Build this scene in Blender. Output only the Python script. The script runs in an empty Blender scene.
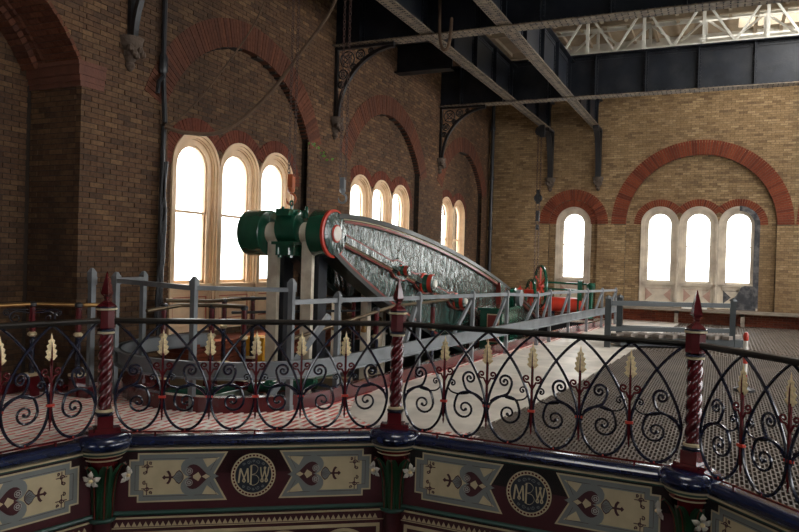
import bpy, bmesh, math, random
from math import sin, cos, pi, sqrt, radians, atan2, hypot
from mathutils import Vector, Matrix
from mathutils.geometry import tessellate_polygon
random.seed(7)
sc = bpy.context.scene
COL = sc.collection

# ------------------------------------------------------------------ camera, sky, light, exposure
EYE = Vector((0, 0, 1.6)); FPX = 712.0; YAW, PITCH, ROLL = .4255, -.0095, .028
fw = Vector((-sin(YAW)*cos(PITCH), cos(YAW)*cos(PITCH), sin(PITCH)))
rt0 = Vector((cos(YAW), sin(YAW), 0)); up0 = rt0.cross(fw)
rt = rt0*cos(ROLL) + up0*sin(ROLL); up = up0*cos(ROLL) - rt0*sin(ROLL)
cd = bpy.data.cameras.new('camera'); cam = bpy.data.objects.new('camera', cd); COL.objects.link(cam)
m = Matrix((rt, up, -fw)).transposed().to_4x4(); m.translation = EYE
cam.matrix_world = m
cd.sensor_width = 36; cd.lens = FPX*36/799; cd.clip_start = .05; cd.clip_end = 400
sc.camera = cam
sc.view_settings.view_transform = 'Standard'; sc.view_settings.look = 'None'
sc.view_settings.gamma = 1; sc.view_settings.use_curve_mapping = False
sc.view_settings.exposure = 0.25
w = bpy.data.worlds.new('world'); sc.world = w; w.use_nodes = True
bg = w.node_tree.nodes['Background']; bg.inputs[0].default_value = (.97, .985, 1.0, 1); bg.inputs[1].default_value = 6.0

def area(name, loc, rot, sx, sy, power, col=(1, .98, .95)):
    l = bpy.data.lights.new(name, 'AREA'); l.shape = 'RECTANGLE'; l.size = sx; l.size_y = sy
    l.energy = power; l.color = col
    o = bpy.data.objects.new(name, l); COL.objects.link(o); o.location = loc; o.rotation_euler = rot
    return o
area('skylight_and_fill', (2.8, 13.2, 7.75), (0, 0, 0), 2.6, 7.0, 430, (1, .95, .86))
area('skylight_and_fill', (1.8, 20.1, 7.8), (0, 0, 0), 5.0, 1.7, 60, (1, .96, .9))
area('skylight_and_fill', (-1.6, 4.6, 6.6), (0, 0, 0), 2.4, 2.4, 85, (1, .96, .9))  # added fill for the foreground; the ceiling has no opening here
area('window_daylight', (7.6, 5.0, 2.3), (0, pi/2, 0), 2.6, 8.0, 60, (1, .98, .95))
sl = bpy.data.lights.new('sun', 'SUN'); sl.energy = 3.5; sl.angle = radians(1.5); sl.color = (1, .86, .66)
so = bpy.data.objects.new('sun', sl); COL.objects.link(so)
so.rotation_euler = Vector((-.50, .10, .87)).to_track_quat('Z', 'Y').to_euler()

# ------------------------------------------------------------------ materials
MATS = {}
def node(nt, t, **kw):
    n = nt.nodes.new(t)
    for k, v in kw.items():
        try: setattr(n, k, v)
        except Exception: pass
    return n
def ramp(nt, stops, interp='LINEAR'):
    r = nt.nodes.new('ShaderNodeValToRGB'); r.color_ramp.interpolation = interp
    e = r.color_ramp.elements
    while len(e) > 1: e.remove(e[0])
    e[0].position = stops[0][0]; e[0].color = (*stops[0][1], 1)
    for p, c in stops[1:]:
        x = e.new(p); x.color = (*c, 1)
    return r
def mat(name, col, rough=.5, metal=0, var=.15, scale=6, bump=0, bscale=30, coat=0, spec=.5, dirt=None, dscale=1.2):
    """painted / plain surface with noise variation, optional dirt colour and fine bump"""
    if name in MATS: return MATS[name]
    M = bpy.data.materials.new(name); M.use_nodes = True; nt = M.node_tree; b = nt.nodes['Principled BSDF']
    tc = node(nt, 'ShaderNodeTexCoord'); nz = node(nt, 'ShaderNodeTexNoise'); nz.inputs['Scale'].default_value = scale; nz.inputs['Detail'].default_value = 5
    nt.links.new(tc.outputs['Object'], nz.inputs['Vector'])
    lo = tuple(c*(1-var) for c in col); hi = tuple(min(1, c*(1+var)) for c in col)
    r = ramp(nt, [(.3, lo), (.7, hi)]); nt.links.new(nz.outputs['Fac'], r.inputs['Fac'])
    out = r.outputs['Color']
    if dirt:
        n2 = node(nt, 'ShaderNodeTexNoise'); n2.inputs['Scale'].default_value = dscale; n2.inputs['Detail'].default_value = 7
        nt.links.new(tc.outputs['Object'], n2.inputs['Vector'])
        r2 = ramp(nt, [(.45, (0, 0, 0)), (.68, (1, 1, 1))]); nt.links.new(n2.outputs['Fac'], r2.inputs['Fac'])
        mx = node(nt, 'ShaderNodeMixRGB'); mx.inputs[2].default_value = (*dirt, 1)
        nt.links.new(r2.outputs['Color'], mx.inputs[0]); nt.links.new(out, mx.inputs[1]); out = mx.outputs[0]
    nt.links.new(out, b.inputs['Base Color'])
    b.inputs['Roughness'].default_value = rough; b.inputs['Metallic'].default_value = metal
    b.inputs['Specular IOR Level'].default_value = spec
    if coat: b.inputs['Coat Weight'].default_value = coat; b.inputs['Coat Roughness'].default_value = .12
    if bump:
        n3 = node(nt, 'ShaderNodeTexNoise'); n3.inputs['Scale'].default_value = bscale; n3.inputs['Detail'].default_value = 3
        nt.links.new(tc.outputs['Object'], n3.inputs['Vector'])
        bp = node(nt, 'ShaderNodeBump'); bp.inputs['Strength'].default_value = bump; bp.inputs['Distance'].default_value = .02
        nt.links.new(n3.outputs['Fac'], bp.inputs['Height']); nt.links.new(bp.outputs['Normal'], b.inputs['Normal'])
    MATS[name] = M; return M
def brick_mat(name, tones, soot, soot_lo, soot_hi, single=False, rough=.85, big=.35):
    """random tone per brick (island or object) + broad sooty staining in world space"""
    M = bpy.data.materials.new(name); M.use_nodes = True; nt = M.node_tree; b = nt.nodes['Principled BSDF']
    if single:
        oi = node(nt, 'ShaderNodeObjectInfo'); rnd = oi.outputs['Random']
    else:
        g = node(nt, 'ShaderNodeNewGeometry'); rnd = g.outputs['Random Per Island']
    n = len(tones); r = ramp(nt, [(i/(n-1), c) for i, c in enumerate(tones)]); nt.links.new(rnd, r.inputs['Fac'])
    g2 = node(nt, 'ShaderNodeNewGeometry')
    nz = node(nt, 'ShaderNodeTexNoise'); nz.inputs['Scale'].default_value = big; nz.inputs['Detail'].default_value = 8; nz.inputs['Roughness'].default_value = .65
    mp = node(nt, 'ShaderNodeMapping'); mp.inputs['Scale'].default_value = (1, 1, .45)
    nt.links.new(g2.outputs['Position'], mp.inputs[0]); nt.links.new(mp.outputs[0], nz.inputs['Vector'])
    r2 = ramp(nt, [(soot_lo, (0, 0, 0)), (soot_hi, (1, 1, 1))]); nt.links.new(nz.outputs['Fac'], r2.inputs['Fac'])
    mx = node(nt, 'ShaderNodeMixRGB'); mx.inputs[2].default_value = (*soot, 1)
    nt.links.new(r2.outputs['Color'], mx.inputs[0]); nt.links.new(r.outputs['Color'], mx.inputs[1])
    n3 = node(nt, 'ShaderNodeTexNoise'); n3.inputs['Scale'].default_value = 25; n3.inputs['Detail'].default_value = 4
    nt.links.new(g2.outputs['Position'], n3.inputs['Vector'])
    mu = node(nt, 'ShaderNodeMixRGB', blend_type='MULTIPLY'); mu.inputs[0].default_value = .55
    r3 = ramp(nt, [(.3, (.55, .5, .45)), (.65, (1.15, 1.12, 1.1))]); nt.links.new(n3.outputs['Fac'], r3.inputs['Fac'])
    nt.links.new(mx.outputs[0], mu.inputs[1]); nt.links.new(r3.outputs['Color'], mu.inputs[2])
    nt.links.new(mu.outputs[0], b.inputs['Base Color']); b.inputs['Roughness'].default_value = rough
    b.inputs['Specular IOR Level'].default_value = .3
    bp = node(nt, 'ShaderNodeBump'); bp.inputs['Strength'].default_value = .5; bp.inputs['Distance'].default_value = .01
    nt.links.new(n3.outputs['Fac'], bp.inputs['Height']); nt.links.new(bp.outputs['Normal'], b.inputs['Normal'])
    return M
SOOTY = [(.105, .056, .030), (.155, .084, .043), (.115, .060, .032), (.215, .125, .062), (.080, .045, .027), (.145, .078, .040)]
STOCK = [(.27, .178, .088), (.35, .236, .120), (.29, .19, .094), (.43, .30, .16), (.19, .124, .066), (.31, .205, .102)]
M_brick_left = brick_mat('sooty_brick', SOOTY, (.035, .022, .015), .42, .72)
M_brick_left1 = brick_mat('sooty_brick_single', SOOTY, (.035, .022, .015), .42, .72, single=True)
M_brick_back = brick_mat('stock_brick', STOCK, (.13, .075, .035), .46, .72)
M_red = brick_mat('red_brick', [(.14, .034, .018), (.19, .047, .023), (.11, .027, .016), (.21, .06, .03)], (.06, .025, .018), .42, .78)
M_redb = brick_mat('bright_red_brick', [(.17, .040, .018), (.24, .062, .027), (.13, .032, .017), (.21, .054, .026)], (.10, .032, .020), .5, .8)
M_red_dark = brick_mat('dull_red_brick', [(.12, .045, .025), (.17, .058, .030), (.095, .036, .022)], (.05, .025, .018), .42, .78)
M_mortar = mat('mortar', (.03, .02, .014), .9, var=.3)
M_mortar_b = mat('pale_mortar', (.12, .08, .045), .9, var=.3)
M_wood_cream = mat('window_cream', (.84, .60, .38), .45, var=.08, dirt=(.66, .44, .26), dscale=2)
M_wood_grey = mat('window_stone_paint', (.62, .53, .41), .5, var=.08, dirt=(.36, .29, .22), dscale=2)
M_pinkline = mat('red_lining', (.50, .13, .08), .5)
M_dark_frame = mat('unrestored_frame', (.045, .045, .05), .8, var=.4, dirt=(.16, .15, .14), dscale=6, bump=.6)
M_iron = mat('blue_black_girder', (.007, .009, .014), .45, metal=.0, var=.4, scale=3, spec=.35, dirt=(.018, .020, .024), dscale=2.5, bump=.12)
M_flange = mat('flaking_flange', (.17, .13, .085), .6, var=.35, scale=14, dirt=(.05, .035, .03), dscale=8, bump=.3)
M_black = mat('black_iron', (.014, .014, .016), .38, var=.3, bump=.1)
M_rail = mat('black_handrail', (.018, .016, .014), .3, var=.3, coat=.3)
M_navy = mat('navy_ironwork', (.007, .010, .026), .22, var=.15, coat=.5)
M_navy_b = mat('navy_moulding', (.008, .014, .046), .2, var=.3, scale=10, coat=.6, bump=.05)
M_maroon = mat('maroon_paint', (.085, .007, .010), .2, var=.12, coat=.6)
M_maroon_d = mat('dark_maroon_fascia', (.050, .006, .009), .45, var=.2)
M_scarlet = mat('scarlet_paint', (.50, .035, .015), .35, var=.08, coat=.3)
M_gold = mat('gilding', (.80, .64, .36), .4, metal=0, var=.25, scale=60)
M_line = mat('dull_red_line', (.20, .022, .016), .35, coat=.3)
M_pinkpale = mat('faded_pink_lining', (.40, .24, .18), .5)
M_cream = mat('cream_paint', (.50, .41, .25), .5, var=.08, scale=8)
M_bluegrey = mat('blue_grey_paint', (.18, .195, .185), .5, var=.06)
M_white = mat('white_paint', (.75, .72, .64), .4, var=.06)
M_flower = mat('flower_white', (.52, .48, .42), .4, var=.15, scale=20)
M_leaf = mat('dark_green_leaf', (.008, .05, .022), .35, var=.3, coat=.3)
M_greenband = mat('green_band', (.010, .046, .034), .35, var=.1)
M_darkgreen = mat('engine_green', (.010, .080, .046), .22, var=.2, coat=.7, bump=.04, bscale=20)
M_grey = mat('fence_grey', (.19, .205, .215), .38, var=.08, dirt=(.10, .11, .12), dscale=3)
M_bgrey = mat('barrier_grey', (.034, .040, .041), .4, var=.1)
M_steel = mat('bright_steel', (.80, .72, .58), .38, metal=.25, var=.1, scale=8, dirt=(.60, .50, .38), dscale=5)
M_brass = mat('brass', (.30, .17, .06), .28, metal=.8, var=.2)
M_brass_d = mat('tarnished_brass', (.15, .11, .065), .35, metal=.7, var=.2)
M_bronze_d = mat('dark_pit_wall', (.04, .03, .025), .8, var=.3)
M_ceiling = mat('cream_ceiling', (.40, .32, .22), .7, var=.06, dirt=(.26, .20, .13), dscale=.8)
M_trusswhite = mat('truss_white', (.72, .70, .62), .5, var=.05)
M_yellow = mat('yellow_plastic', (.75, .36, .02), .4, var=.08)
M_rope = mat('rope', (.10, .06, .035), .9, var=.3)
M_rust = mat('rusty_iron', (.055, .022, .014), .6, var=.4, scale=20)
M_stone = mat('ledge_stone', (.20, .16, .12), .7, var=.2, bump=.2)
M_floor_grey = mat('worn_floor_sheet', (.64, .58, .50), .38, var=.18, scale=1.6, dirt=(.46, .42, .36), dscale=3, bump=.15, bscale=12)
M_grate_dark = mat('iron_grating', (.105, .080, .060), .6, var=.25, scale=2.2)
M_void = mat('under_floor', (.012, .011, .011), .9)  # near-black colour stands in for the dark depth under grating and well
M_grate_pale = mat('pale_grating', (.80, .72, .64), .4, var=.2, scale=3)
M_redplate = mat('red_underplate', (.60, .14, .105), .5, var=.35, scale=5)
M_tread = mat('timber_batten', (.17, .14, .115), .7, var=.2)
M_plainwall = mat('unseen_brick', (.16, .11, .065), .9, var=.25)
M_leafgreen = mat('vine_leaf', (.14, .30, .04), .5, var=.2)

def glass_mat():
    M = bpy.data.materials.new('window_glass'); M.use_nodes = True; nt = M.node_tree; nt.nodes.clear()
    o = node(nt, 'ShaderNodeOutputMaterial'); t = node(nt, 'ShaderNodeBsdfTransparent'); g = node(nt, 'ShaderNodeBsdfGlossy')
    t.inputs[0].default_value = (.96, .96, .94, 1); g.inputs['Roughness'].default_value = .05
    mx = node(nt, 'ShaderNodeMixShader'); fr = node(nt, 'ShaderNodeFresnel'); fr.inputs[0].default_value = 1.45
    gg = node(nt, 'ShaderNodeNewGeometry'); mm = node(nt, 'ShaderNodeMath', operation='SUBTRACT'); mm.use_clamp = True
    nt.links.new(fr.outputs[0], mm.inputs[0]); nt.links.new(gg.outputs['Backfacing'], mm.inputs[1]); nt.links.new(mm.outputs[0], mx.inputs[0]); nt.links.new(t.outputs[0], mx.inputs[1]); nt.links.new(g.outputs[0], mx.inputs[2]); nt.links.new(mx.outputs[0], o.inputs[0])
    return M
M_glass = glass_mat()
def beam_mat():
    M = bpy.data.materials.new('mottled_green_casting'); M.use_nodes = True; nt = M.node_tree; b = nt.nodes['Principled BSDF']
    tc = node(nt, 'ShaderNodeTexCoord'); mp = node(nt, 'ShaderNodeMapping'); mp.inputs['Scale'].default_value = (1, 1.9, .9)
    nt.links.new(tc.outputs['Object'], mp.inputs[0])
    n1 = node(nt, 'ShaderNodeTexNoise'); n1.inputs['Scale'].default_value = 3.6; n1.inputs['Detail'].default_value = 4; n1.inputs['Distortion'].default_value = .6
    nt.links.new(mp.outputs[0], n1.inputs['Vector'])
    r = ramp(nt, [(.35, (.006, .026, .022)), (.55, (.014, .050, .042)), (.72, (.05, .085, .08))]); nt.links.new(n1.outputs['Fac'], r.inputs['Fac'])
    nt.links.new(r.outputs[0], b.inputs['Base Color'])
    b.inputs['Roughness'].default_value = .24; b.inputs['Coat Weight'].default_value = 1; b.inputs['Coat Roughness'].default_value = .16
    bp = node(nt, 'ShaderNodeBump'); bp.inputs['Strength'].default_value = .9; bp.inputs['Distance'].default_value = .05
    nt.links.new(n1.outputs['Fac'], bp.inputs['Height']); nt.links.new(bp.outputs['Normal'], b.inputs['Normal']); nt.links.new(bp.outputs['Normal'], b.inputs['Coat Normal'])
    return M
M_beam = beam_mat()

# ------------------------------------------------------------------ mesh helpers
class MB:
    def __init__(s): s.v = []; s.f = []; s.mi = []; s.mats = []
    def m(s, mt):
        if mt not in s.mats: s.mats.append(mt)
        return s.mats.index(mt)
    def add(s, vs, fs, mt=None):
        k = len(s.v); s.v += [tuple(p) for p in vs]; i = s.m(mt) if mt else 0
        for f in fs: s.f.append(tuple(k+j for j in f)); s.mi.append(i)
        return s
    def box(s, a, b, mt=None, fn=None):
        x0, y0, z0 = a; x1, y1, z1 = b
        vs = [(x0, y0, z0), (x1, y0, z0), (x1, y1, z0), (x0, y1, z0), (x0, y0, z1), (x1, y0, z1), (x1, y1, z1), (x0, y1, z1)]
        if fn: vs = [fn(*p) for p in vs]
        return s.add(vs, [(0, 3, 2, 1), (4, 5, 6, 7), (0, 1, 5, 4), (1, 2, 6, 5), (2, 3, 7, 6), (3, 0, 4, 7)], mt)
    def bar(s, p, q, w, h=None, mt=None, upv=(0, 0, 1)):
        p = Vector(p); q = Vector(q); h = h or w; d = (q-p).normalized(); u = Vector(upv)
        if abs(d.dot(u)) > .99: u = Vector((0, 1, 0))
        r = d.cross(u).normalized()*w/2; u2 = r.cross(d).normalized()*h/2
        vs = [p-r-u2, p+r-u2, p+r+u2, p-r+u2, q-r-u2, q+r-u2, q+r+u2, q-r+u2]
        return s.add(vs, [(0, 1, 2, 3), (7, 6, 5, 4), (0, 4, 5, 1), (1, 5, 6, 2), (2, 6, 7, 3), (3, 7, 4, 0)], mt)
    def tube(s, pts, r, n=8, mt=None, closed=False, flat=None, cap=True):
        """sweep a round (or flattened) section; r number or per-point list"""
        P = [Vector(p) for p in pts]; N = len(P); k = len(s.v); prev = None
        for i, p in enumerate(P):
            if closed: t = P[(i+1) % N]-P[i-1]
            else: t = P[min(i+1, N-1)]-P[max(i-1, 0)]
            t = t.normalized() if t.length > 1e-9 else Vector((0, 0, 1))
            if prev is None:
                a = Vector((0, 0, 1)) if abs(t.z) < .9 else Vector((0, 1, 0))
                u = t.cross(a).normalized()
            else:
                u = prev - t*prev.dot(t)
                u = u.normalized() if u.length > 1e-6 else t.orthogonal().normalized()
            prev = u; v = t.cross(u); rr = r[i] if isinstance(r, (list, tuple)) else r
            for j in range(n):
                a = 2*pi*j/n; s.v.append(tuple(p + u*cos(a)*rr + v*sin(a)*rr*(flat or 1)))
        mi = s.m(mt) if mt else 0
        for i in range(N if closed else N-1):
            for j in range(n):
                a = k+i*n+j; b = k+i*n+(j+1) % n; i2 = (i+1) % N
                s.f.append((a, b, k+i2*n+(j+1) % n, k+i2*n+j)); s.mi.append(mi)
        if cap and not closed:
            s.f.append(tuple(k+j for j in range(n))[::-1]); s.mi.append(mi)
            s.f.append(tuple(k+(N-1)*n+j for j in range(n))); s.mi.append(mi)
        return s
    def lathe(s, prof, n=24, c=(0, 0, 0), mt=None, fn=None, twist=None):
        k = len(s.v); mi = s.m(mt) if mt else 0
        for i, (r, z) in enumerate(prof):
            for j in range(n):
                a = 2*pi*j/n; p = (c[0]+r*cos(a), c[1]+r*sin(a), c[2]+z)
                s.v.append(tuple(fn(*p)) if fn else p)
        for i in range(len(prof)-1):
            for j in range(n):
                a = k+i*n+j; b = k+i*n+(j+1) % n
                s.f.append((a, b, b+n, a+n)); s.mi.append(mi)
        s.f.append(tuple(k+j for j in range(n))[::-1]); s.mi.append(mi)
        s.f.append(tuple(k+(len(prof)-1)*n+j for j in range(n))); s.mi.append(mi)
        return s
    def prism(s, poly, d0, d1, fn, mt=None):
        """extrude a 2-D polygon (u,v) between depths; fn(u,v,d)->xyz"""
        n = len(poly); vs = [fn(u, v, d0) for u, v in poly]+[fn(u, v, d1) for u, v in poly]
        tris = tessellate_polygon([[Vector((u, v, 0)) for u, v in poly]])
        fs = [tuple(t) for t in tris]+[tuple(n+i for i in t)[::-1] for t in tris]
        fs += [(i, (i+1) % n, n+(i+1) % n, n+i) for i in range(n)]
        return s.add(vs, fs, mt)
    def band(s, pts0, pts1, d0, d1, fn, mt=None, closed=False):
        """solid ribbon between two polylines"""
        n = len(pts0)
        vs = [fn(u, v, d0) for u, v in pts0]+[fn(u, v, d0) for u, v in pts1]+[fn(u, v, d1) for u, v in pts0]+[fn(u, v, d1) for u, v in pts1]
        fs = []
        R = range(n) if closed else range(n-1)
        for i in R:
            j = (i+1) % n
            fs += [(i, j, n+j, n+i), (2*n+i, 3*n+i, 3*n+j, 2*n+j), (i, 2*n+i, 2*n+j, j), (n+i, n+j, 3*n+j, 3*n+i)]
        if not closed: fs += [(0, n, 3*n, 2*n), (n-1, 3*n-1, 4*n-1, 2*n-1)]
        return s.add(vs, fs, mt)
    def mesh(s, name, mt=None, smooth=False, recalc=True):
        me = bpy.data.meshes.new(name); me.from_pydata(s.v, [], s.f)
        if s.mats:
            for q in s.mats: me.materials.append(q)
            me.polygons.foreach_set('material_index', s.mi)
        else: me.materials.append(mt)
        if recalc:
            bm = bmesh.new(); bm.from_mesh(me); bmesh.ops.recalc_face_normals(bm, faces=bm.faces); bm.to_mesh(me); bm.free()
        if smooth:
            me.polygons.foreach_set('use_smooth', [True]*len(me.polygons))
            try: me.set_sharp_from_angle(angle=radians(38))
            except Exception: pass
        me.update(); return me
    def build(s, name, mt=None, parent=None, smooth=False, recalc=True, kind=None):
        o = bpy.data.objects.new(name, s.mesh(name, mt, smooth, recalc)); COL.objects.link(o)
        if parent: o.parent = parent
        if kind: o['kind'] = kind
        return o
def tag(o, label=None, cat=None, group=None, kind=None):
    if label: o['label'] = label
    if cat: o['category'] = cat
    if group: o['group'] = group
    if kind: o['kind'] = kind
    return o
def empty(name, loc=(0, 0, 0), rz=0, label=None, cat=None, group=None, kind=None):
    o = bpy.data.objects.new(name, None); COL.objects.link(o); o.location = loc; o.rotation_euler = (0, 0, rz); o.empty_display_size = .1
    return tag(o, label, cat, group, kind)
def inst(name, me, parent, loc=(0, 0, 0), rot=(0, 0, 0), scale=None):
    o = bpy.data.objects.new(name, me); COL.objects.link(o); o.parent = parent; o.location = loc; o.rotation_euler = rot
    if scale: o.scale = scale
    return o
def spiral(cx, cy, r0, r1, a0, turns, n=26, sgn=1):
    """points from outer radius r0 at angle a0 inward to r1"""
    return [(cx+(r0+(r1-r0)*t**.85)*cos(a0+sgn*2*pi*turns*t), cy+(r0+(r1-r0)*t**.85)*sin(a0+sgn*2*pi*turns*t)) for t in [i/(n-1) for i in range(n)]]
def smooth_path(P, k=6):
    """Catmull-Rom through points"""
    out = []; P = [Vector(p) for p in P]; n = len(P)
    for i in range(n-1):
        a = P[max(i-1, 0)]; b = P[i]; c = P[i+1]; d = P[min(i+2, n-1)]
        for j in range(k):
            t = j/k; out.append(.5*((2*b)+(c-a)*t+(2*a-5*b+4*c-d)*t*t+(3*b-a-3*c+d)*t**3))
    out.append(P[-1]); return out

# ------------------------------------------------------------------ dimensions
LX = -6.95; BY = 22.13; CEIL = 7.9
PL = Vector((-4.80, 4.53, 0)); PC = Vector((-2.71, 5.98, 0)); PR = Vector((-.17, 5.96, 0))
PLL = Vector((-5.33, 2.05, 0)); PRR = Vector((1.594, 4.133, 0))
SIDE_PTS = [PLL, PL, PC, PR, PRR]
PIT_C = (-5.2, 7.0); PIT_R = 1.35
def fence_x(y): return -3.9+.0995*(y-7.3)

# ------------------------------------------------------------------ floor
well = [p.xy.copy() for p in SIDE_PTS]+[Vector((1.96, 1.2)), Vector((.3, -.6)), Vector((-2.8, -.8)), Vector((-4.9, .3))]
pit = [Vector((PIT_C[0]+PIT_R*cos(a), PIT_C[1]+PIT_R*sin(a))) for a in [pi+pi*i/20 for i in range(21)]]+[Vector((-3.55, 12.0)), Vector((-2.80, 20.2)), Vector((-6.55, 20.2))]
def floor_part(name, loops, z, mt, thick=.06):
    """flat slab with holes"""
    L = [[Vector((p[0], p[1], 0)) for p in l] for l in loops]
    tris = tessellate_polygon(L); flat = [p for l in L for p in l]
    b = MB(); n = len(flat)
    vs = [(p.x, p.y, z) for p in flat]+[(p.x, p.y, z-thick) for p in flat]
    fs = [tuple(t) for t in tris]+[tuple(n+i for i in t) for t in tris]
    k = 0
    for l in L:
        c = len(l)
        for i in range(c): fs.append((k+i, k+(i+1) % c, n+k+(i+1) % c, n+k+i))
        k += c
    b.add(vs, fs); o = b.build(name, mt); o['kind'] = 'structure'; return o
outer = [(-7.9, -5), (8, -5), (8, BY+.1), (-7.9, BY+.1)]
floor = floor_part('floor', [outer, well, pit], -.035, M_void, .30)
# smooth worn sheet in the middle of the room
sheet = [(-3.80, 7.3), (fence_x(12)+.03, 12.0), (fence_x(20.2)+.03, 20.3), (-6.9, 20.3), (-6.9, BY), (-1.05, BY), (-1.5, 14.3), (-1.75, 9.5), (-2.12, 6.32), (-3.0, 6.12), (-3.45, 6.45)]
b = MB(); b.prism(sheet, -.034, 0, lambda u, v, d: (u, v, d)); b.build('floor', M_floor_grey)['kind'] = 'structure'
def inpoly(x, y, poly):
    c = False; n = len(poly); j = n-1
    for i in range(n):
        xi, yi = poly[i][0], poly[i][1]; xj, yj = poly[j][0], poly[j][1]
        if (yi > y) != (yj > y) and x < (xj-xi)*(y-yi)/(yj-yi)+xi: c = not c
        j = i
    return c
def cuts(x, poly):
    ys = []; n = len(poly)
    for i in range(n):
        a = poly[i]; c = poly[(i+1) % n]
        if (a[0] > x) != (c[0] > x): ys.append(a[1]+(x-a[0])/(c[0]-a[0])*(c[1]-a[1]))
    ys.sort(); return list(zip(ys[::2], ys[1::2]))
def grating(name, poly, holes, px, py, wbar, z1, mt, parent, ymax=99, wc=.012):
    b = MB(); xs = [p[0] for p in poly]; x = math.floor(min(xs)/px)*px; row = 0
    while x < max(xs):
        for (y0, y1) in cuts(x, poly):
            segs = [(y0, min(y1, ymax))]
            for h in holes:
                for (h0, h1) in cuts(x, h):
                    ns = []
                    for a, c in segs:
                        if h1 <= a or h0 >= c: ns.append((a, c)); continue
                        if h0 > a: ns.append((a, h0))
                        if h1 < c: ns.append((h1, c))
                    segs = ns
            for a, c in segs:
                if c-a < .02: continue
                b.box((x-wbar/2, a, z1-.03), (x+wbar/2, c, z1))
                k = math.ceil((a-(py/2 if row % 2 else 0))/py)
                y = k*py+(py/2 if row % 2 else 0)
                while y < c:
                    b.add([(x, y-wc, z1-.002), (x+px, y-wc, z1-.002), (x+px, y+wc, z1-.002), (x, y+wc, z1-.002), (x, y-wc, z1-.025), (x+px, y-wc, z1-.025)], [(0, 1, 2, 3), (4, 5, 1, 0)])
                    y += py
        x += px; row += 1
    o = b.build(name, mt, parent, recalc=False); o['kind'] = 'stuff'; return o
off = .10
dark_zone = [(-2.12, 6.3), (-1.75, 9.5), (-1.5, 14.3), (-1.05, BY-.6), (7.9, BY-.6), (7.9, -3), (2.12, -3), (2.12, 4.55), (-.12, 6.05), (-2.0, 6.06)]
dz_near = [(-2.12, 6.3), (-1.75, 9.5), (-1.5, 14.3), (5.5, 14.3), (5.5, 2.4), (2.2, 2.4), (1.68, 4.23), (-.15, 6.08), (-1.95, 6.09)]
grating('grating', dz_near, [], .033, .13, .011, -.002, M_grate_dark, floor, wc=.016)
dz_far = [(-1.5, 14.3), (-1.05, BY-.05), (5.5, BY-.05), (5.5, 14.3)]
grating('grating', dz_far, [], .066, .26, .022, -.002, M_grate_dark, floor, wc=.05)
red_zone = [(-7.7, 4.0), (-7.7, 6.05), (-6.9, 6.05), (-6.9, 20.3), (fence_x(20.2)+.02, 20.3), (-3.82, 7.3), (-3.47, 6.45), (-3.0, 6.12), (-2.12, 6.32), (-1.95, 6.09), (-2.76, 6.09), (-4.9, 4.62), (-5.45, 2.0), (-7.7, 2.0)]
b = MB(); b.prism([(p[0], p[1]) for p in red_zone], -.0349, -.024, lambda u, v, d: (u, v, d))
# the red plate must not cover the engine pit
b = MB()
redl = [[Vector((p[0], p[1], 0)) for p in red_zone], [Vector((p.x, p.y, 0)) for p in pit[:21]]+[Vector((fence_x(12)-.1, 12, 0)), Vector((-2.85, 20.2, 0)), Vector((-6.55, 20.2, 0))]]
flat = redl[0]+redl[1]; tr = tessellate_polygon(redl)
b.add([(p.x, p.y, -.007) for p in flat], [tuple(t) for t in tr]); b.build('floor_plate', M_redplate, floor)
grating('grating', red_zone, [[(p[0], p[1]) for p in redl[1]]], .086, .26, .027, 0, M_grate_pale, floor, wc=.024)

# ------------------------------------------------------------------ brick walls
def lmap(u, z, d): return (LX-d, u, z)
def bmap(u, z, d): return (u, BY+d, z)
BL, BH, GAP = .205, .064, .010
def circ(c, zc, r, z):
    if z <= zc: return (c-r, c+r)
    q = r*r-(z-zc)**2
    return (c-sqrt(q), c+sqrt(q)) if q > 0 else None
def sub(iv, cut):
    out = []
    for a, c in iv:
        if cut[1] <= a or cut[0] >= c: out.append((a, c)); continue
        if cut[0] > a: out.append((a, cut[0]))
        if cut[1] < c: out.append((cut[1], c))
    return out
def lay(b, fn, iv, z, h, row, d, thick, rec=None, zlow=0):
    """one course of bricks on the intervals"""
    for a, c in iv:
        k = math.floor((a-(BL/2 if row % 2 else 0))/BL); u = k*BL+(BL/2 if row % 2 else 0)
        while u < c:
            u0 = max(u+GAP/2, a); u1 = min(u+BL-GAP/2, c); jd = random.uniform(-.004, .004)
            if u1-u0 > .012:
                if rec is not None and rec(u0, z): SINGLE.append((u0, u1, z, h, d+jd))
                else: b.box((u0, z, d+jd), (u1, z+h-GAP, d+thick), fn=fn)
            u += BL
SINGLE = []
def wall_bricks(fn, u0, u1, z0, z1, arches, wins, rec=None, sill=.42):
    """front courses + recessed courses. arches: (c,zc,rin,rout,zmin,zbot)"""
    A = MB(); row = 0; z = z0
    while z < z1:
        h = BH; zm = z+h/2; front = [(u0, u1)]; rece = []
        for (c, zc, ri, ro, zmin, zb) in arches:
            if zm < zb: continue
            if zm < zmin:
                q = circ(c, zc, ri, zmin); q = (q[0], q[1]); front = sub(front, q)
                rece.append(q)
            else:
                q = circ(c, zc, ro-.07, zm) if zm > zc else circ(c, zc, ri+.02, zm)
                if q: front = sub(front, q)
                q2 = circ(c, zc, ri+.06, zm)
                if q2: rece.append(q2)
        if zm > sill:
            for (c, zs, r) in wins:
                q = circ(c, zs, r-.02, zm)
                if q: rece = sub(rece, q); front = sub(front, q)
        lay(A, fn, front, z, h, row, 0, .08, rec)
        lay(A, fn, rece, z, h, row, .13, .08)
        z += h; row += 1
    return A
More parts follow.
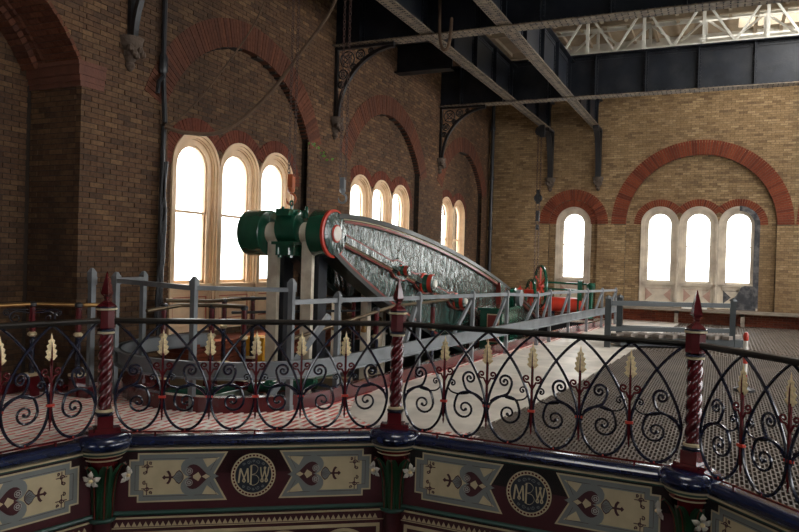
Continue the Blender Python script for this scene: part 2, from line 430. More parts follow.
def ring(b, fn, c, zc, r0, r1, a0, a1, d0, d1, wid=.075, clip=None):
    n = max(3, int((a1-a0)*r1/wid)); g = .07*(a1-a0)/n
    for i in range(n):
        t0 = a0+(a1-a0)*i/n+g; t1 = a0+(a1-a0)*(i+1)/n-g
        um = c+(r0+r1)/2*cos((t0+t1)/2)
        if clip and not (clip[0] <= um <= clip[1]): continue
        jd = random.uniform(-.004, .004)
        q = [(r0, t0), (r1, t0), (r1, t1), (r0, t1)]
        vs = [fn(c+r*cos(t), zc+r*sin(t), d0+jd) for r, t in q]+[fn(c+r*cos(t), zc+r*sin(t), d1) for r, t in q]
        b.add(vs, [(0, 1, 2, 3), (0, 4, 5, 1), (1, 5, 6, 2), (2, 6, 7, 3), (3, 7, 4, 0), (4, 7, 6, 5)])
def backing(name, fn, u0, u1, z0, z1, arches, wins, mt, sill=.42):
    """mortar body behind the bricks: thin rows of boxes so openings stay open"""
    b = MB(); z = z0; h = .06
    front_d, rec_d, back = .012, .142, .40
    while z < z1:
        zm = z+h/2; fr = [(u0, u1)]; re = []
        for (c, zc, ri, ro, zmin, zb) in arches:
            if zm < zb: continue
            q = circ(c, zc, ri, max(zm, zmin))
            if q: fr = sub(fr, q); re.append(q)
        if zm > sill:
            for (c, zs, r) in wins:
                q = circ(c, zs, r-.01, zm)
                if q: re = sub(re, q); fr = sub(fr, q)
        for a, c in fr: b.box((a, z, front_d), (c, z+h, back), fn=fn)
        for a, c in re: b.box((a, z, rec_d), (c, z+h, back), fn=fn)
        z += h
    o = b.build(name, mt, recalc=False); o['kind'] = 'structure'; return o
WT = CEIL
# left wall
L_arch = [(9.35, 2.84, 2.0, 2.42, 3.72, .0), (14.6, 2.84, 2.0, 2.42, 3.72, .0), (19.75, 2.84, 1.93, 2.35, 3.72, .0)]
WR = .52
L_win = [(8.11, 2.86, WR), (9.14, 2.86, WR), (10.17, 2.86, WR), (13.3, 2.86, WR), (14.33, 2.86, WR), (15.36, 2.86, WR), (18.48, 2.86, WR), (19.5, 2.86, WR)]
L_win = [(c+.18, zs, r) for c, zs, r in L_win]
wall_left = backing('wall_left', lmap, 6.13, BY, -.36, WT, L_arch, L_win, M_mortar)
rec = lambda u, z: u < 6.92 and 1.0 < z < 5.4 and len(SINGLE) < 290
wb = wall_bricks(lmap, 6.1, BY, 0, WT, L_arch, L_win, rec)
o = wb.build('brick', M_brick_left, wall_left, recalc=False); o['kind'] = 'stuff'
meshes = {}
for (u0, u1, z, h, d) in SINGLE:
    key = round(u1-u0, 3)
    if key not in meshes:
        q = MB(); q.box((0, 0, 0), (.08, u1-u0, h-GAP)); meshes[key] = q.mesh('brick', M_brick_left1)
    inst('brick', meshes[key], wall_left, (LX-.08-d, u0, z))
rb = MB()
for (c, zc, ri, ro, zm, zb) in L_arch:
    aa = math.asin((zm-zc)/ro)
    ring(rb, lmap, c, zc, ri, ro, aa, pi-aa, -.012, .16)
rb.build('arch_brick', M_red_dark, wall_left, recalc=False)['kind'] = 'stuff'
def small_rings(fn, wins, mt, parent, d, ro=.72):
    s = MB(); n = len(wins)
    for i, (c, zs, r) in enumerate(wins):
        lo = -99 if i == 0 or c-wins[i-1][0] > 1.3 else (c+wins[i-1][0])/2
        hi = 99 if i == n-1 or wins[i+1][0]-c > 1.3 else (c+wins[i+1][0])/2
        ring(s, fn, c, zs, r-.01, ro, 0, pi, d, d+.1, .07, (lo, hi))
    s.build('window_arch_brick', mt, parent, recalc=False)['kind'] = 'stuff'
small_rings(lmap, L_win, M_red, wall_left, .115)
# back wall
B_arch = [(-.66, 2.84, 2.0, 2.42, 2.84, .0), (-4.22, 2.84, .74, 1.05, 2.84, .0), (4.22, 2.84, 2.0, 2.42, 2.84, .0)]
B_win = [(-1.71, 2.84, .525), (-.655, 2.84, .525), (.40, 2.84, .525), (-4.22, 2.84, .54)]
wall_back = backing('wall_back', bmap, LX, 8, -.36, WT, B_arch, B_win, M_mortar_b)
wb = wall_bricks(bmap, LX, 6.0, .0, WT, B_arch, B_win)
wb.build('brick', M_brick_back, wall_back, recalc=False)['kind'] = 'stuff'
rb = MB()
for (c, zc, ri, ro, zm, zb) in B_arch: ring(rb, bmap, c, zc, ri, ro, 0, pi, -.014, .16)
rb.build('arch_brick', M_redb, wall_back, recalc=False)['kind'] = 'stuff'
small_rings(bmap, B_win[:3], M_redb, wall_back, .115, .73)
s = MB(); ring(s, bmap, -4.22, 2.84, .53, .75, 0, pi, .06, .2, .07); s.build('window_arch_brick', M_redb, wall_back, recalc=False)['kind'] = 'stuff'

# near recess in the left wall with its big arch
RX = LX-.85; rmap = lambda u, z, d: (RX-d, u, z)
wl2 = MB(); wl2.box((RX-.4, -5, 0), (RX-.01, 6.4, WT)); wl2.box((RX-.4, 6.1+.012, 0), (LX-.015, 6.3, WT))
AYC, AZC, AR, AS, ASZ = 4.33, 2.84, 2.0, .507, 3.81
poly = [(AYC+AR*cos(a), AZC+AR*sin(a)) for a in [AS+(pi-2*AS)*i/40 for i in range(41)]]+[(-5, ASZ), (-5, WT), (6.1, WT)]
wl2.prism([(6.1, ASZ)]+poly[1:], .012, .84, lmap)
wl2 = wl2.build('wall_left', M_mortar, None); wl2['kind'] = 'structure'
q = MB(); row = 0; z = 0
while z < WT:
    lay(q, rmap, [(2.2, 6.05)], z, BH, row, -.0, .05)
    if z < ASZ:  # reveal of the pier, facing the camera side
        rev = lambda u, zz, d: (LX-u, 6.1-.0+d, zz)
        lay(q, rev, [(0.085, .85)], z, BH, row, 0, .06)
    else:
        zm = z+BH/2; dz = zm-AZC; rr = AR+.01
        lo = AYC+sqrt(max(rr*rr-dz*dz, 0)) if dz < rr else 2.2
        lay(q, lmap, [(lo, 6.1)], z, BH, row, 0, .08)
    z += BH; row += 1
q.build('recess_brick', M_brick_left, wl2, recalc=False)['kind'] = 'stuff'
q = MB(); ring(q, lmap, AYC, AZC, AR-.13, AR-.012, AS, 2.2, .62, .85, .08); ring(q, lmap, AYC, AZC, AR-.05, AR-.012, AS, 2.2, .55, .62, .08)
# soffit courses running through the depth of the arch
for i in range(0, 60):
    a0 = AS+i*.036; a1 = a0+.032
    for k in range(4):
        r0 = AR-.012-random.uniform(0, .004); x0 = .0+k*.19-(.09 if i % 2 else 0); x1 = x0+.182
        vs = [lmap(AYC+r*cos(a), AZC+r*sin(a), max(-.006, d)) for d in (x0, x1) for r, a in ((r0, a0), (AR+.03, a0), (AR+.03, a1), (r0, a1))]
        q.add(vs, [(0, 1, 2, 3), (4, 7, 6, 5), (0, 4, 5, 1), (1, 5, 6, 2), (2, 6, 7, 3), (3, 7, 4, 0)])
q.build('arch_brick', M_red_dark, wl2, recalc=False)['kind'] = 'stuff'
q = MB()
for (e, z0, z1) in ((.03, 3.54, 3.60), (.05, 3.60, 3.67), (.075, 3.67, 3.78), (.095, 3.78, 3.83)):
    q.box((LX-.85, 6.1-e, z0), (LX+e*.6, 6.42, z1))
q.build('pier_capital', mat('red_stone', (.13, .045, .026), .7, var=.2, bump=.3), wl2)

# unseen walls and roof close the room, with the openings its daylight comes through
def holed(name, fn, u0, u1, z0, z1, holes, mt):
    b = MB()
    us = sorted({u0, u1, *[h[0] for h in holes], *[h[1] for h in holes]})
    for a, c in zip(us, us[1:]):
        iv = [(z0, z1)]
        for h in holes:
            if h[0] <= a and h[1] >= c: iv = sub(iv, (h[2], h[3]))
        for e, g in iv: b.box((a, e, 0), (c, g, .25), fn=fn)
    o = b.build(name, mt); o['kind'] = 'structure'; return o
holed('wall_right', lambda u, z, d: (8+d, u, z), -5, BY, 0, WT, [(y, y+1.0, 1.1, 3.3) for y in (1.8, 3.1)]+[(y, y+1.25, 1.1, 4.4) for y in (5.0, 6.6, 8.2, 9.6)]+[(y, y+1.25, 1.1, 5.2) for y in (11.0, 12.6, 14.2, 15.8, 17.4, 19.0, 20.5)], M_plainwall)
holed('wall_front', lambda u, z, d: (u, -5-d, z), -7.9, 8.2, 0, WT, [(x, x+1.0, 1.1, 3.3) for x in (-5, -3.7, 2.0, 3.3, 4.6)], M_plainwall)
ceil = holed('ceiling', lambda u, z, d: (u, z, CEIL+d), -7.9, 8.2, -5.2, BY+.4, [(.2, 2.2, 19.2, 20.6), (1.2, 4.4, 9.5, 17.0)], M_ceiling)
q = MB()
for x in [-6.6+.6*i for i in range(24)]: q.box((x-.04, 17.9, CEIL-.10), (x+.04, BY, CEIL))
for y in (18.9, 21.05): q.box((-7, y-.05, CEIL-.16), (8, y+.05, CEIL))
q.build('rafter', M_ceiling, ceil)['kind'] = 'stuff'
# lower storey below the octagonal well
lf = MB(); lf.box((-8, -6, -3.3), (8, BY, -3.2)); lf.build('floor', M_void)['kind'] = 'structure'
pw = MB()
pl = [(p.x, p.y) for p in pit]; pl2 = [(PIT_C[0]+(x-PIT_C[0])*1.02, PIT_C[1]+(y-PIT_C[1])*1.01) for x, y in pl]
pw.band(pl, pl2, -3.2, -.335, lambda u, v, d: (u, v, d), closed=True); pw.build('trim_1', M_bronze_d)['kind'] = 'structure'
q = MB()
q.box((-8.6, -6, -3.3), (-8.3, BY+1, -.3)); q.box((-8.6, BY+.35, -3.3), (8.4, BY+.9, -.3)); q.box((8.2, -6, -3.3), (8.5, BY+1, -.3)); q.box((-8.6, -6.2, -3.3), (8.4, -5.9, -.3))
q.box((-8.3, BY-.02, 0), (LX-.02, BY+.5, CEIL)); q.box((-8.6, -6.0, -.3), (8.4, -5.2, .02))
q.build('trim_2', M_plainwall)['kind'] = 'structure'  # unseen boxes added to stop light leaking in below and behind the walls

# ------------------------------------------------------------------ windows
def arch_pts(c, zs, r, zb, n=20):
    return [(c+r, zb)]+[(c+r*cos(pi*i/n), zs+r*sin(pi*i/n)) for i in range(n+1)]+[(c-r, zb)]
def window(num, fn, c, zs, R, mt, zb=.43, base=.16, glassr=.335, dark=False, style=0):
    root = empty('window_%d' % num, fn(c, zb, base), kind='structure')
    off_ = Vector(fn(c, zb, base)); f = lambda u, z, d: tuple(Vector(fn(u, z, d+base))-off_)
    zg = 1.14
    b = MB()
    b.band(arch_pts(c, zs, R-.045, zb), arch_pts(c, zs, R, zb), -.06, .14, f)
    b.band(arch_pts(c, zs, R-.085, zb), arch_pts(c, zs, R-.045, zb), -.03, .14, f)
    b.build('casing', mt, root)
    if dark:
        q = MB(); P0 = [p for p in arch_pts(c, zs, R-.13, .5) if p[0] < 9]; n0 = len(P0)
        q.band(P0[:n0*5//9], arch_pts(c, zs, R+.005, .5)[:n0*5//9], -.07, .16, f); q.build('bare_casing', M_dark_frame, root)
    b = MB()
    b.band(arch_pts(c, zs, R-.105, zb), arch_pts(c, zs, R-.085, zb), .0, .14, f)
    b.band(arch_pts(c, zs, glassr, zg), arch_pts(c, zs, R-.105, zg), .03, .12, f)
    b.build('jamb_moulding', mt, root)
    b = MB(); g = glassr
    b.band(arch_pts(c, zs, g-.028, 2.2), arch_pts(c, zs, g, 2.2), .055, .10, f)
    b.box((c-g, 2.19, .05), (c+g, 2.225, .10), fn=f); b.build('upper_sash', mt, root)
    b = MB(); b.box((c-g, zg, .07), (c-g+.028, 2.2, .115), fn=f); b.box((c+g-.028, zg, .07), (c+g, 2.2, .115), fn=f)
    b.box((c-g, zg, .07), (c+g, zg+.06, .115), fn=f); b.build('lower_sash', mt, root)
    b = MB(); b.prism([(c-g+.02, 2.21)]+[(c-(g-.02)*cos(pi*i/16), zs+(g-.02)*sin(pi*i/16)) for i in range(17)]+[(c+g-.02, 2.21)], .075, .079, f); b.build('pane', M_glass, root)
    b = MB(); b.box((c-g+.02, zg+.05, .09), (c+g-.02, 2.2, .094), fn=f); b.build('pane', M_glass, root)
    b = MB(); b.box((c-R+.03, zg-.07, -.03), (c+R-.03, zg, .14), fn=f); b.box((c-R+.05, zg-.02, -.055), (c+R-.05, zg+.012, .1), fn=f); b.build('sill', mt, root)
    b = MB(); b.box((c-R+.04, zb, .04), (c+R-.04, zg-.06, .14), fn=f)
    for (i, e) in ((0, .018), (1, -.005)):
        a = .10+i*.05; x0, x1, z0, z1 = c-R+a+.02, c+R-a-.02, zb+.1+i*.045, zg-.12-i*.045
        for (p0, p1) in (((x0, z0), (x1, z0+.02)), ((x0, z1-.02), (x1, z1)), ((x0, z0), (x0+.02, z1)), ((x1-.02, z0), (x1, z1))):
            b.box((p0[0], p0[1], .04-e-.012), (p1[0], p1[1], .05), fn=f)
    b.build('panel', mt, root)
    b = MB(); x0, x1, z0, z1 = c-R+.15, c+R-.15, zb+.16, zg-.18
    if style == 0:
        t = .016
        for (p0, p1) in (((x0, z0), (x1, z0+t)), ((x0, z1-t), (x1, z1)), ((x0, z0), (x0+t, z1)), ((x1-t, z0), (x1, z1))):
            b.box((p0[0], p0[1], .026), (p1[0], p1[1], .045), fn=f)
    else:
        zm = (z0+z1)/2
        for sgn, xe in ((1, x0+.02), (-1, x1-.02)):
            b.prism([(xe, z0), (xe+sgn*.20, zm+.0), (xe, z1)], .028, .045, f)
        b.box((x0, z1-.012, .03), (x1, z1, .045), fn=f)
    b.build('lining', M_dark_frame if dark else (M_pinkline if style == 0 else M_pinkpale), root)
    return root
n = 1
for (c, zs, r) in L_win: window(n, lmap, c, zs, r, M_wood_cream); n += 1
for (c, zs, r) in [B_win[3], B_win[0], B_win[1], B_win[2]]:
    window(n, bmap, c, zs, r, M_wood_grey, dark=(c > .3), style=1, base=.17 if c < -4 else .14); n += 1
# unrestored panel of the last window: sooty broken lower half
q = MB(); f = bmap
q.prism([(.30, .43), (.93, .43), (.93, 1.1), (.62, 1.13), (.50, 1.08), (.42, .9), (.30, .72)], .10, .16, f); q.box((.50, .55, .08), (.86, .60, .12), fn=f); q.box((.50, .90, .08), (.86, .95, .12), fn=f)
q.build('trim_3', M_dark_frame)['kind'] = 'structure'

# plinth and ledge under the back windows
q = MB()
row = 0
for zz in (0, .064, .128, .192, .256): lay(q, lambda u, z, d: (u, BY-.10+d, z), [(-6.9, 6)], zz, BH, row, 0, .09); row += 1
q.build('baseboard_back', M_redb, recalc=False)['kind'] = 'structure'
led = MB(); led.box((-3.0, BY-.55, .36), (6, BY-.08, .43)); 
root = led.build('ledge_bench', M_stone); tag(root, 'long low stone ledge running under the three far windows', 'ledge')
for x in (-2.8, -1.15, .55, 2.2, 4.0):
    q = MB(); q.box((x-.05, BY-.5, .0), (x+.05, BY-.42, .36)); q.box((x-.05, BY-.5, .28), (x+.05, BY-.12, .36)); q.build('support', M_stone, root)
q = MB(); q.box((-1.02, BY-.40, .43), (-.36, BY-.18, .53)); q.box((-.98, BY-.38, .53), (-.40, BY-.20, .56)); o = q.build('paper_stack', M_white); tag(o, 'flat white paper bundle lying on the ledge below the middle far window', 'paper')

# corner drainpipe and wall pipes
q = MB(); q.tube([(LX+.14, BY-.14, 0), (LX+.14, BY-.14, CEIL)], .06, 10)
for z in (1.0, 2.6, 4.2, 5.8): q.lathe([(.075, z), (.085, z+.03), (.085, z+.1), (.075, z+.13)], 10, (LX+.14, BY-.14, 0))
o = q.build('drainpipe', M_black, smooth=True); tag(o, 'black drainpipe running up the corner between left and far walls', 'pipe')
q = MB(); q.tube([(LX+.07, 7.38, 1.2), (LX+.07, 7.38, 2.0), (LX+.05, 7.42, 3.3), (LX+.10, 7.38, 3.35), (LX+.07, 7.36, 4.0), (LX+.07, 7.36, CEIL)], .035, 8)
q.lathe([(.05, 4.0), (.06, 4.06), (.06, 4.2), (.04, 4.25)], 8, (LX+.07, 7.36, 0)); q.tube([(LX+.07, 7.38, 3.98), (LX+.1, 7.25, 3.86), (LX+.1, 7.23, 3.7)], .03, 8)
o = q.build('wall_pipe', M_black, smooth=True); tag(o, 'thin black pipe clipped to brick wall left of the nearest window', 'pipe')
# tangle of dark cords hanging beside the window
q = MB()
for i in range(9):
    a = random.uniform(-.10, .05); z1 = random.uniform(2.0, 3.2)
    P = [(LX+.12+random.uniform(0, .05), 7.34+a*t+.03*sin(t*5+i), z1-(z1-.5-.1*i % .3)*t) for t in [j/10 for j in range(11)]]
    q.tube(P, random.uniform(.012, .022), 5)
o = q.build('hanging_cords', M_black); tag(o, 'bundle of dark cords hanging down the wall beside the nearest window', 'cord')

# ------------------------------------------------------------------ iron roof structure
def girder(axis, pos, a0, a1, zb, h, wf, label, rivets=True, step=1.15, group=None):
    """plate girder along x ('x') or y ('y')"""
    fn = (lambda l, c, z: (l, pos+c, z)) if axis == 'x' else (lambda l, c, z: (pos+c, l, z))
    b = MB(); b.box((a0, -.012, zb+.02), (a1, .012, zb+h-.02), fn=fn); root = b.build('girder', M_iron); tag(root, label, 'girder', group)
    q = MB(); q.box((a0, -wf/2, zb), (a1, wf/2, zb+.022), fn=fn); q.build('bottom_flange', M_flange, root)
    q = MB(); q.box((a0, -wf/2, zb+h-.022), (a1, wf/2, zb+h), fn=fn); q.build('top_flange', M_iron, root)
    q = MB()
    for s_ in (-1, 1):
        q.box((a0, s_*.012, zb+.022), (a1, s_*.028, zb+.12), fn=fn); q.box((a0, s_*.012, zb+h-.12), (a1, s_*.028, zb+h-.022), fn=fn)
    q.build('angle_iron', M_iron, root)
    me = MB()
    for s_ in (-1, 1):
        me.box((-.006, s_*.012, zb+.022), (.006, s_*(wf/2-.02), zb+h-.022), fn=(lambda l, c, z: (l, c, z)) if axis == 'x' else (lambda l, c, z: (c, l, z)))
        me.box((-.05, s_*.012, zb+.022), (.05, s_*.030, zb+h-.022), fn=(lambda l, c, z: (l, c, z)) if axis == 'x' else (lambda l, c, z: (c, l, z)))
    mesh = me.mesh('stiffener', M_iron)
    x = a0+step*.5
    while x < a1:
        inst('stiffener', mesh, root, (x, pos, 0) if axis == 'x' else (pos, x, 0)); x += step
    if rivets:
        r = MB(); x = a0+.05
        def pyr(l, c, z, dz, s_=.014):
            vs = [fn(l-s_, c-s_, z), fn(l+s_, c-s_, z), fn(l+s_, c+s_, z), fn(l-s_, c+s_, z), fn(l, c, z+dz)]
            r.add(vs, [(0, 1, 4), (1, 2, 4), (2, 3, 4), (3, 0, 4)])
        while x < a1:
            for c in (-wf/2+.035, -.06, .06, wf/2-.035): pyr(x, c, zb, -.012)
            for s_ in (-1, 1):
                for zz in (zb+.07, zb+h-.07):
                    vs = [fn(x-.013, s_*.028, zz-.013), fn(x+.013, s_*.028, zz-.013), fn(x+.013, s_*.028, zz+.013), fn(x-.013, s_*.028, zz+.013), fn(x, s_*.042, zz)]
                    r.add(vs, [(0, 1, 4), (1, 2, 4), (2, 3, 4), (3, 0, 4)])
            x += .10
        x = a0+step*.5
        while x < a1:
            z = zb+.15
            while z < zb+h-.1:
                for s_ in (-1, 1):
                    for dx in (-.03, .03):
                        vs = [fn(x+dx-.012, s_*.03, z-.012), fn(x+dx+.012, s_*.03, z-.012), fn(x+dx+.012, s_*.03, z+.012), fn(x+dx-.012, s_*.03, z+.012), fn(x+dx, s_*.044, z)]
                        r.add(vs, [(0, 1, 4), (1, 2, 4), (2, 3, 4), (3, 0, 4)])
                z += .09
            x += step
        r.build('rivet', M_iron, root, recalc=False)['kind'] = 'stuff'
    return root
girder('x', 12.07, LX, 7.9, 5.66, 1.05, .34, 'nearer black riveted plate girder crossing the top of the hall')
girder('x', 17.7, LX, 7.9, 5.66, 1.02, .34, 'farther black riveted plate girder below the white truss')
girder('y', -5.0, 8.2, BY-.02, 5.70, .86, .26, 'left one of the two dark joists running to the far wall', step=1.4)
girder('y', -3.56, 8.2, BY-.02, 5.70, .86, .26, 'right one of the two dark joists running to the far wall', step=1.4)
girder('x', 6.8, LX, 7.9, 5.66, 1.05, .34, 'nearest black girder high above, mostly out of view', step=1.15)
# short trimmer between girders at the left wall
q = MB(); q.box((LX, 14.9, 5.85), (LX+.25, 14.92, 6.7)); q.box((LX, 14.75, 5.85), (LX+1.35, 15.05, 5.88)); q.box((LX, 14.89, 5.85), (LX+1.35, 14.92, 6.5)); q.box((LX, 14.75, 6.48), (LX+1.35, 15.05, 6.5))
o = q.build('trimmer_beam', M_iron); tag(o, 'short dark beam stub projecting from left wall between the two big girders', 'beam')
# overhead dark decking between nearer girders
q = MB()
y = 6.97
while y < 11.9:
    q.box((LX, y, 6.72), (2.2, y+.22, 6.76)); y += .235
o = q.build('deck_boards', M_iron); o['kind'] = 'structure'; o.name = 'ceiling'
# left wall brackets and far wall brackets
def wall_bracket(fn, label, group, L=1.25, Hh=1.35, zt=5.66, orn=True, wid=.08):
    """fn(out, z, side)"""
    root = empty('iron_bracket', fn(0, zt-Hh, 0), label=label, cat='bracket', group=group); o0 = Vector(fn(0, zt-Hh, 0))
    g = lambda a, z, s_: tuple(Vector(fn(a, z, s_))-o0)
    q = MB(); q.box((0, zt-Hh, -wid/2), (.055, zt, wid/2), fn=g); q.box((0, zt-.05, -wid/2), (L, zt-.002, wid/2), fn=g); q.build('frame', M_black, root)
    q = MB(); n = 16
    A = [(L-(L-.06)*sin(pi/2*i/n)-.0, zt-.05-(Hh-.06)*(1-cos(pi/2*i/n))) for i in range(n+1)]
    B = [(x+.05, z-.045) for x, z in A]; B[0] = (A[0][0], A[0][1]-.05); 
    q.band(A, B, -wid/2, wid/2, lambda u, v, d: g(u, v, d)); q.build('curved_rib', M_black, root)
    if orn:
        q = MB()
        for (cx, cz, r) in ((.26, zt-.24, .15), (.17, zt-.52, .09), (.54, zt-.17, .09), (.13, zt-.72, .06), (.76, zt-.12, .05), (.4, zt-.4, .06)):
            q.tube([g(x, z, 0) for x, z in [(cx+r*cos(2*pi*i/14), cz+r*sin(2*pi*i/14)) for i in range(14)]], .014, 5, closed=True)
            for k in range(4):
                a = pi/4+k*pi/2; q.tube([g(cx, cz, 0), g(cx+r*cos(a), cz+r*sin(a), 0)], .010, 4)
            q.tube([g(x, z, 0) for x, z in [(cx+r*.5*cos(2*pi*i/10), cz+r*.5*sin(2*pi*i/10)) for i in range(10)]], .009, 4, closed=True)
        q.build('scrollwork', M_black, root)
    q = MB()
    prof = [(.02, -.42), (.07, -.36), (.05, -.31), (.10, -.24), (.09, -.17), (.15, -.10), (.16, -.04), (.17, 0)]
    cc = fn(0, zt-Hh, 0)
    q.lathe(prof, 10, (0, 0, 0), fn=lambda x, y, z: g(max(x, -.02)+.02, z+zt-Hh, y))
    for k in range(5):
        q.lathe([(.01, -.05), (.04, -.03), (.045, 0), (.03, .04), (.01, .05)], 6, (0, 0, 0), fn=lambda x, y, z, k=k: g(.13+x+.01*(k % 2), zt-Hh-.16-.035*(k % 3)+z, y+(-.10+.05*k)))
    q.build('corbel', M_red_stone_d, root, smooth=True)
    return root
M_red_stone_d = mat('sooty_stone_corbel', (.10, .07, .05), .8, var=.3, bump=.5)
wall_bracket(lambda a, z, s_: (LX+a, 12.07+s_, z), 'ornate black quarter bracket under the nearer girder on the left wall', 'ornate wall brackets')
wall_bracket(lambda a, z, s_: (LX+a, 17.7+s_, z), 'ornate black quarter bracket under the farther girder on the left wall', 'ornate wall brackets')
wall_bracket(lambda a, z, s_: (LX+a, 6.82+s_, z), 'carved corbel and bracket foot high on the wall left of the nearest window', 'ornate wall brackets')
for x, l in ((-4.95, 'plain black bracket on far wall under the left joist'), (-3.50, 'plain black bracket on far wall under the right joist')):
    wall_bracket(lambda a, z, s_, x=x: (x+s_, BY-a, z), l, 'far wall brackets', L=.75, Hh=1.45, zt=5.70, orn=False, wid=.16)

# white truss above the farther girder
def truss(y, x0, x1, zb, zt, label):
    root = empty('roof_truss', (0, y, 0), label=label, cat='truss', group='white lattice trusses over the far girder')
    q = MB(); q.box((x0, -.07, zb), (x1, .07, zb+.035)); q.box((x0, -.012, zb), (x1, .012, zb+.10)); q.build('bottom_chord', M_trusswhite, root)
    q = MB(); q.box((x0, -.07, zt-.035), (x1, .07, zt)); q.box((x0, -.012, zt-.12), (x1, .012, zt)); q.build('top_chord', M_trusswhite, root)
    vm = MB(); vm.box((-.035, -.04, zb+.03), (.035, .04, zt-.03)); vme = vm.mesh('vertical', M_trusswhite)
    st = 1.32; x = x0+.1; k = 0
    dm1 = MB(); dm1.bar((0, 0, zb+.06), (st/2, 0, zt-.06), .045, .05); d1 = dm1.mesh('diagonal', M_trusswhite)
    dm2 = MB(); dm2.bar((0, 0, zt-.06), (st/2, 0, zb+.06), .045, .05); d2 = dm2.mesh('diagonal', M_trusswhite)
    while x < x1-.5:
        inst('vertical', vme, root, (x, 0, 0)); inst('diagonal', d2, root, (x, 0, 0)); inst('diagonal', d1, root, (x+st/2, 0, 0)); x += st
    return root
truss(17.85, -4.6, 7.8, 6.70, 7.86, 'white lattice truss standing on top of the farther girder')
truss(19.4, -4.6, 7.8, 7.22, 7.88, 'white lattice truss farther back, under the skylight')
for y in (17.3, 20.9):
    q = MB(); q.box((-5, y-.05, CEIL-.2), (7.9, y+.05, CEIL)); q.build('trim_4', M_trusswhite)['kind'] = 'structure'

# ------------------------------------------------------------------ octagon: fascia, moulding, medallions
H_RAIL = 1.0
def offset_side(A, B): 
    d = (B-A); L = d.length; return L, atan2(d.y, d.x)
def scr(cx, cz, r, a0, turns, sg): return spiral(cx, cz, r, r*.2, a0, turns, 18, sg)
def half_panel(parent, sgn, E):
    """painted fishtail panel; u measured outward from the medallion (flat paint layers, a few mm each)"""
    zc = -.36
    f = lambda u, z, d: (sgn*u, -.001-d, zc+z)
    fo = lambda u, z, d: f(.60+(u-.60)*.68, z*.92, d)
    def outline(k, c0=0):
        h = .215-k; w_ = .345+k*1.05
        return [(.225+k*1.75, h), (w_, 0), (.225+k*1.75, -h), (E-.07-k, -h), (E-.07-k, -h+.055), (E-k, -h+.055), (E-k, h-.055), (E-.07-k, h-.055), (E-.07-k, h)]
    q = MB(); q.prism(outline(0), 0, .002, f); root = q.build('painted_panel', M_cream, parent)
    q = MB(); q.prism(outline(.014), .002, .0035, f); q.build('border', M_bluegrey, root)
    # cream field
    h = .150; x0 = .56
    q = MB(); q.prism([(x0, h), (x0, -h), (E-.125, -h), (E-.125, -h+.04), (E-.085, -h+.04), (E-.085, h-.04), (E-.125, h-.04), (E-.125, h)], .0035, .005, f)
    for s_ in (1, -1): q.prism([(.295, s_*.165), (.44, s_*.155), (.40, s_*.08)][::s_], .0035, .005, f)
    q.build('field', M_cream, root)
    q = MB()
    # heart ring grey over cream, then maroon heart
    def heart(k, grow=0):
        P = []
        for i in range(33):
            t = 2*pi*i/32; x = 16*sin(t)**3; y = 13*cos(t)-5*cos(2*t)-2*cos(3*t)-cos(4*t)
            P.append((.49+.0105*k*y, .0098*k*x))
        return P[:-1]
    q2 = MB(); q2.prism(heart(1.08), .005, .0062, f); q2.build('heart_ring', M_bluegrey, root)
    q.prism(heart(.70), .0062, .0075, f)
    # stem, crescent and end diamond
    q.prism([(.73, .009), (.83, .009), (.83, -.009), (.73, -.009)], .0062, .0075, fo)
    CR = [(.812+.062*cos(a), .070*sin(a)) for a in [radians(110+14*i) for i in range(11)]]+[(.842+.062*cos(a), .060*sin(a)) for a in [radians(245-13*i) for i in range(11)]]
    q.prism(CR, .0062, .0075, fo); q.prism([(.838, .022), (.866, 0), (.838, -.022), (.812, 0)], .0062, .0075, fo)
    for s_ in (1, -1):
        cx, cz = E-.15, s_*.095
        for (a, bb, r, t0) in ((cx, cz, .024, 0), (cx+.02, cz-s_*.05, .018, 2), (cx-.03, cz+s_*.035, .014, 4)):
            q.tube([f(x, z, .0055) for x, z in scr(a, bb, r, t0, 1.1, s_)], .0045, 4)
        q.tube([f(cx-.05, cz, .0055), f(cx+.045, cz, .0055)], .004, 4); q.tube([f(cx, cz-.055, .0055), f(cx, cz+.05, .0055)], .004, 4)
    lw = .003
    ol = outline(.052)
    for i in range(len(ol)):
        p, r = ol[i], ol[(i+1) % len(ol)]; q.bar(f(p[0], p[1], .0038), f(r[0], r[1], .0038), lw, .003)
    q.build('maroon_ornament', M_maroon_d, root)
    SH = [(.600, .016), (.625, .048), (.655, .068), (.690, .050), (.715, .020), (.745, 0), (.715, -.020), (.690, -.050), (.655, -.068), (.625, -.048), (.600, -.016)]
    q = MB(); q.prism(SH, .005, .0062, fo); q.build('shell_edge', M_maroon_d, root)
    q = MB(); q.prism([(.665+(x-.665)*.86, y*.84) for x, y in SH], .0062, .0068, fo); q.build('shell', M_bluegrey, root)
    q = MB()
    for k in range(-2, 3): q.bar(fo(.612, k*.005, .0072), fo(.708-.018*abs(k), k*.019, .0072), .009, .002)
    q.build('shell_ribs', M_maroon_d, root)
    q = MB()
    for s_ in (1, -1):
        c = (.553, s_*.050)
        for k in range(6):
            a = k*pi/3; q.tube([f(c[0]+.013*cos(a)+.005*cos(t), c[1]+.013*sin(a)+.005*sin(t), .0078) for t in [2*pi*i/6 for i in range(6)]], .0022, 4, closed=True)
        q.tube([f(c[0]+.028*cos(t), c[1]+.028*sin(t), .0078) for t in [2*pi*i/14 for i in range(14)]], .0022, 4, closed=True)
    q.build('rosette', mat('rosette_grey', (.42, .42, .38), .5), root)
    q = MB(); q.prism([(.375, 0), (.41, .022), (.445, 0), (.41, -.022)], .0075, .009, f)
    q.prism([(.45, 0), (.475, .04), (.52, .01), (.52, -.01), (.475, -.04)], .0075, .009, f); q.build('gold_leaf', M_cream, root)
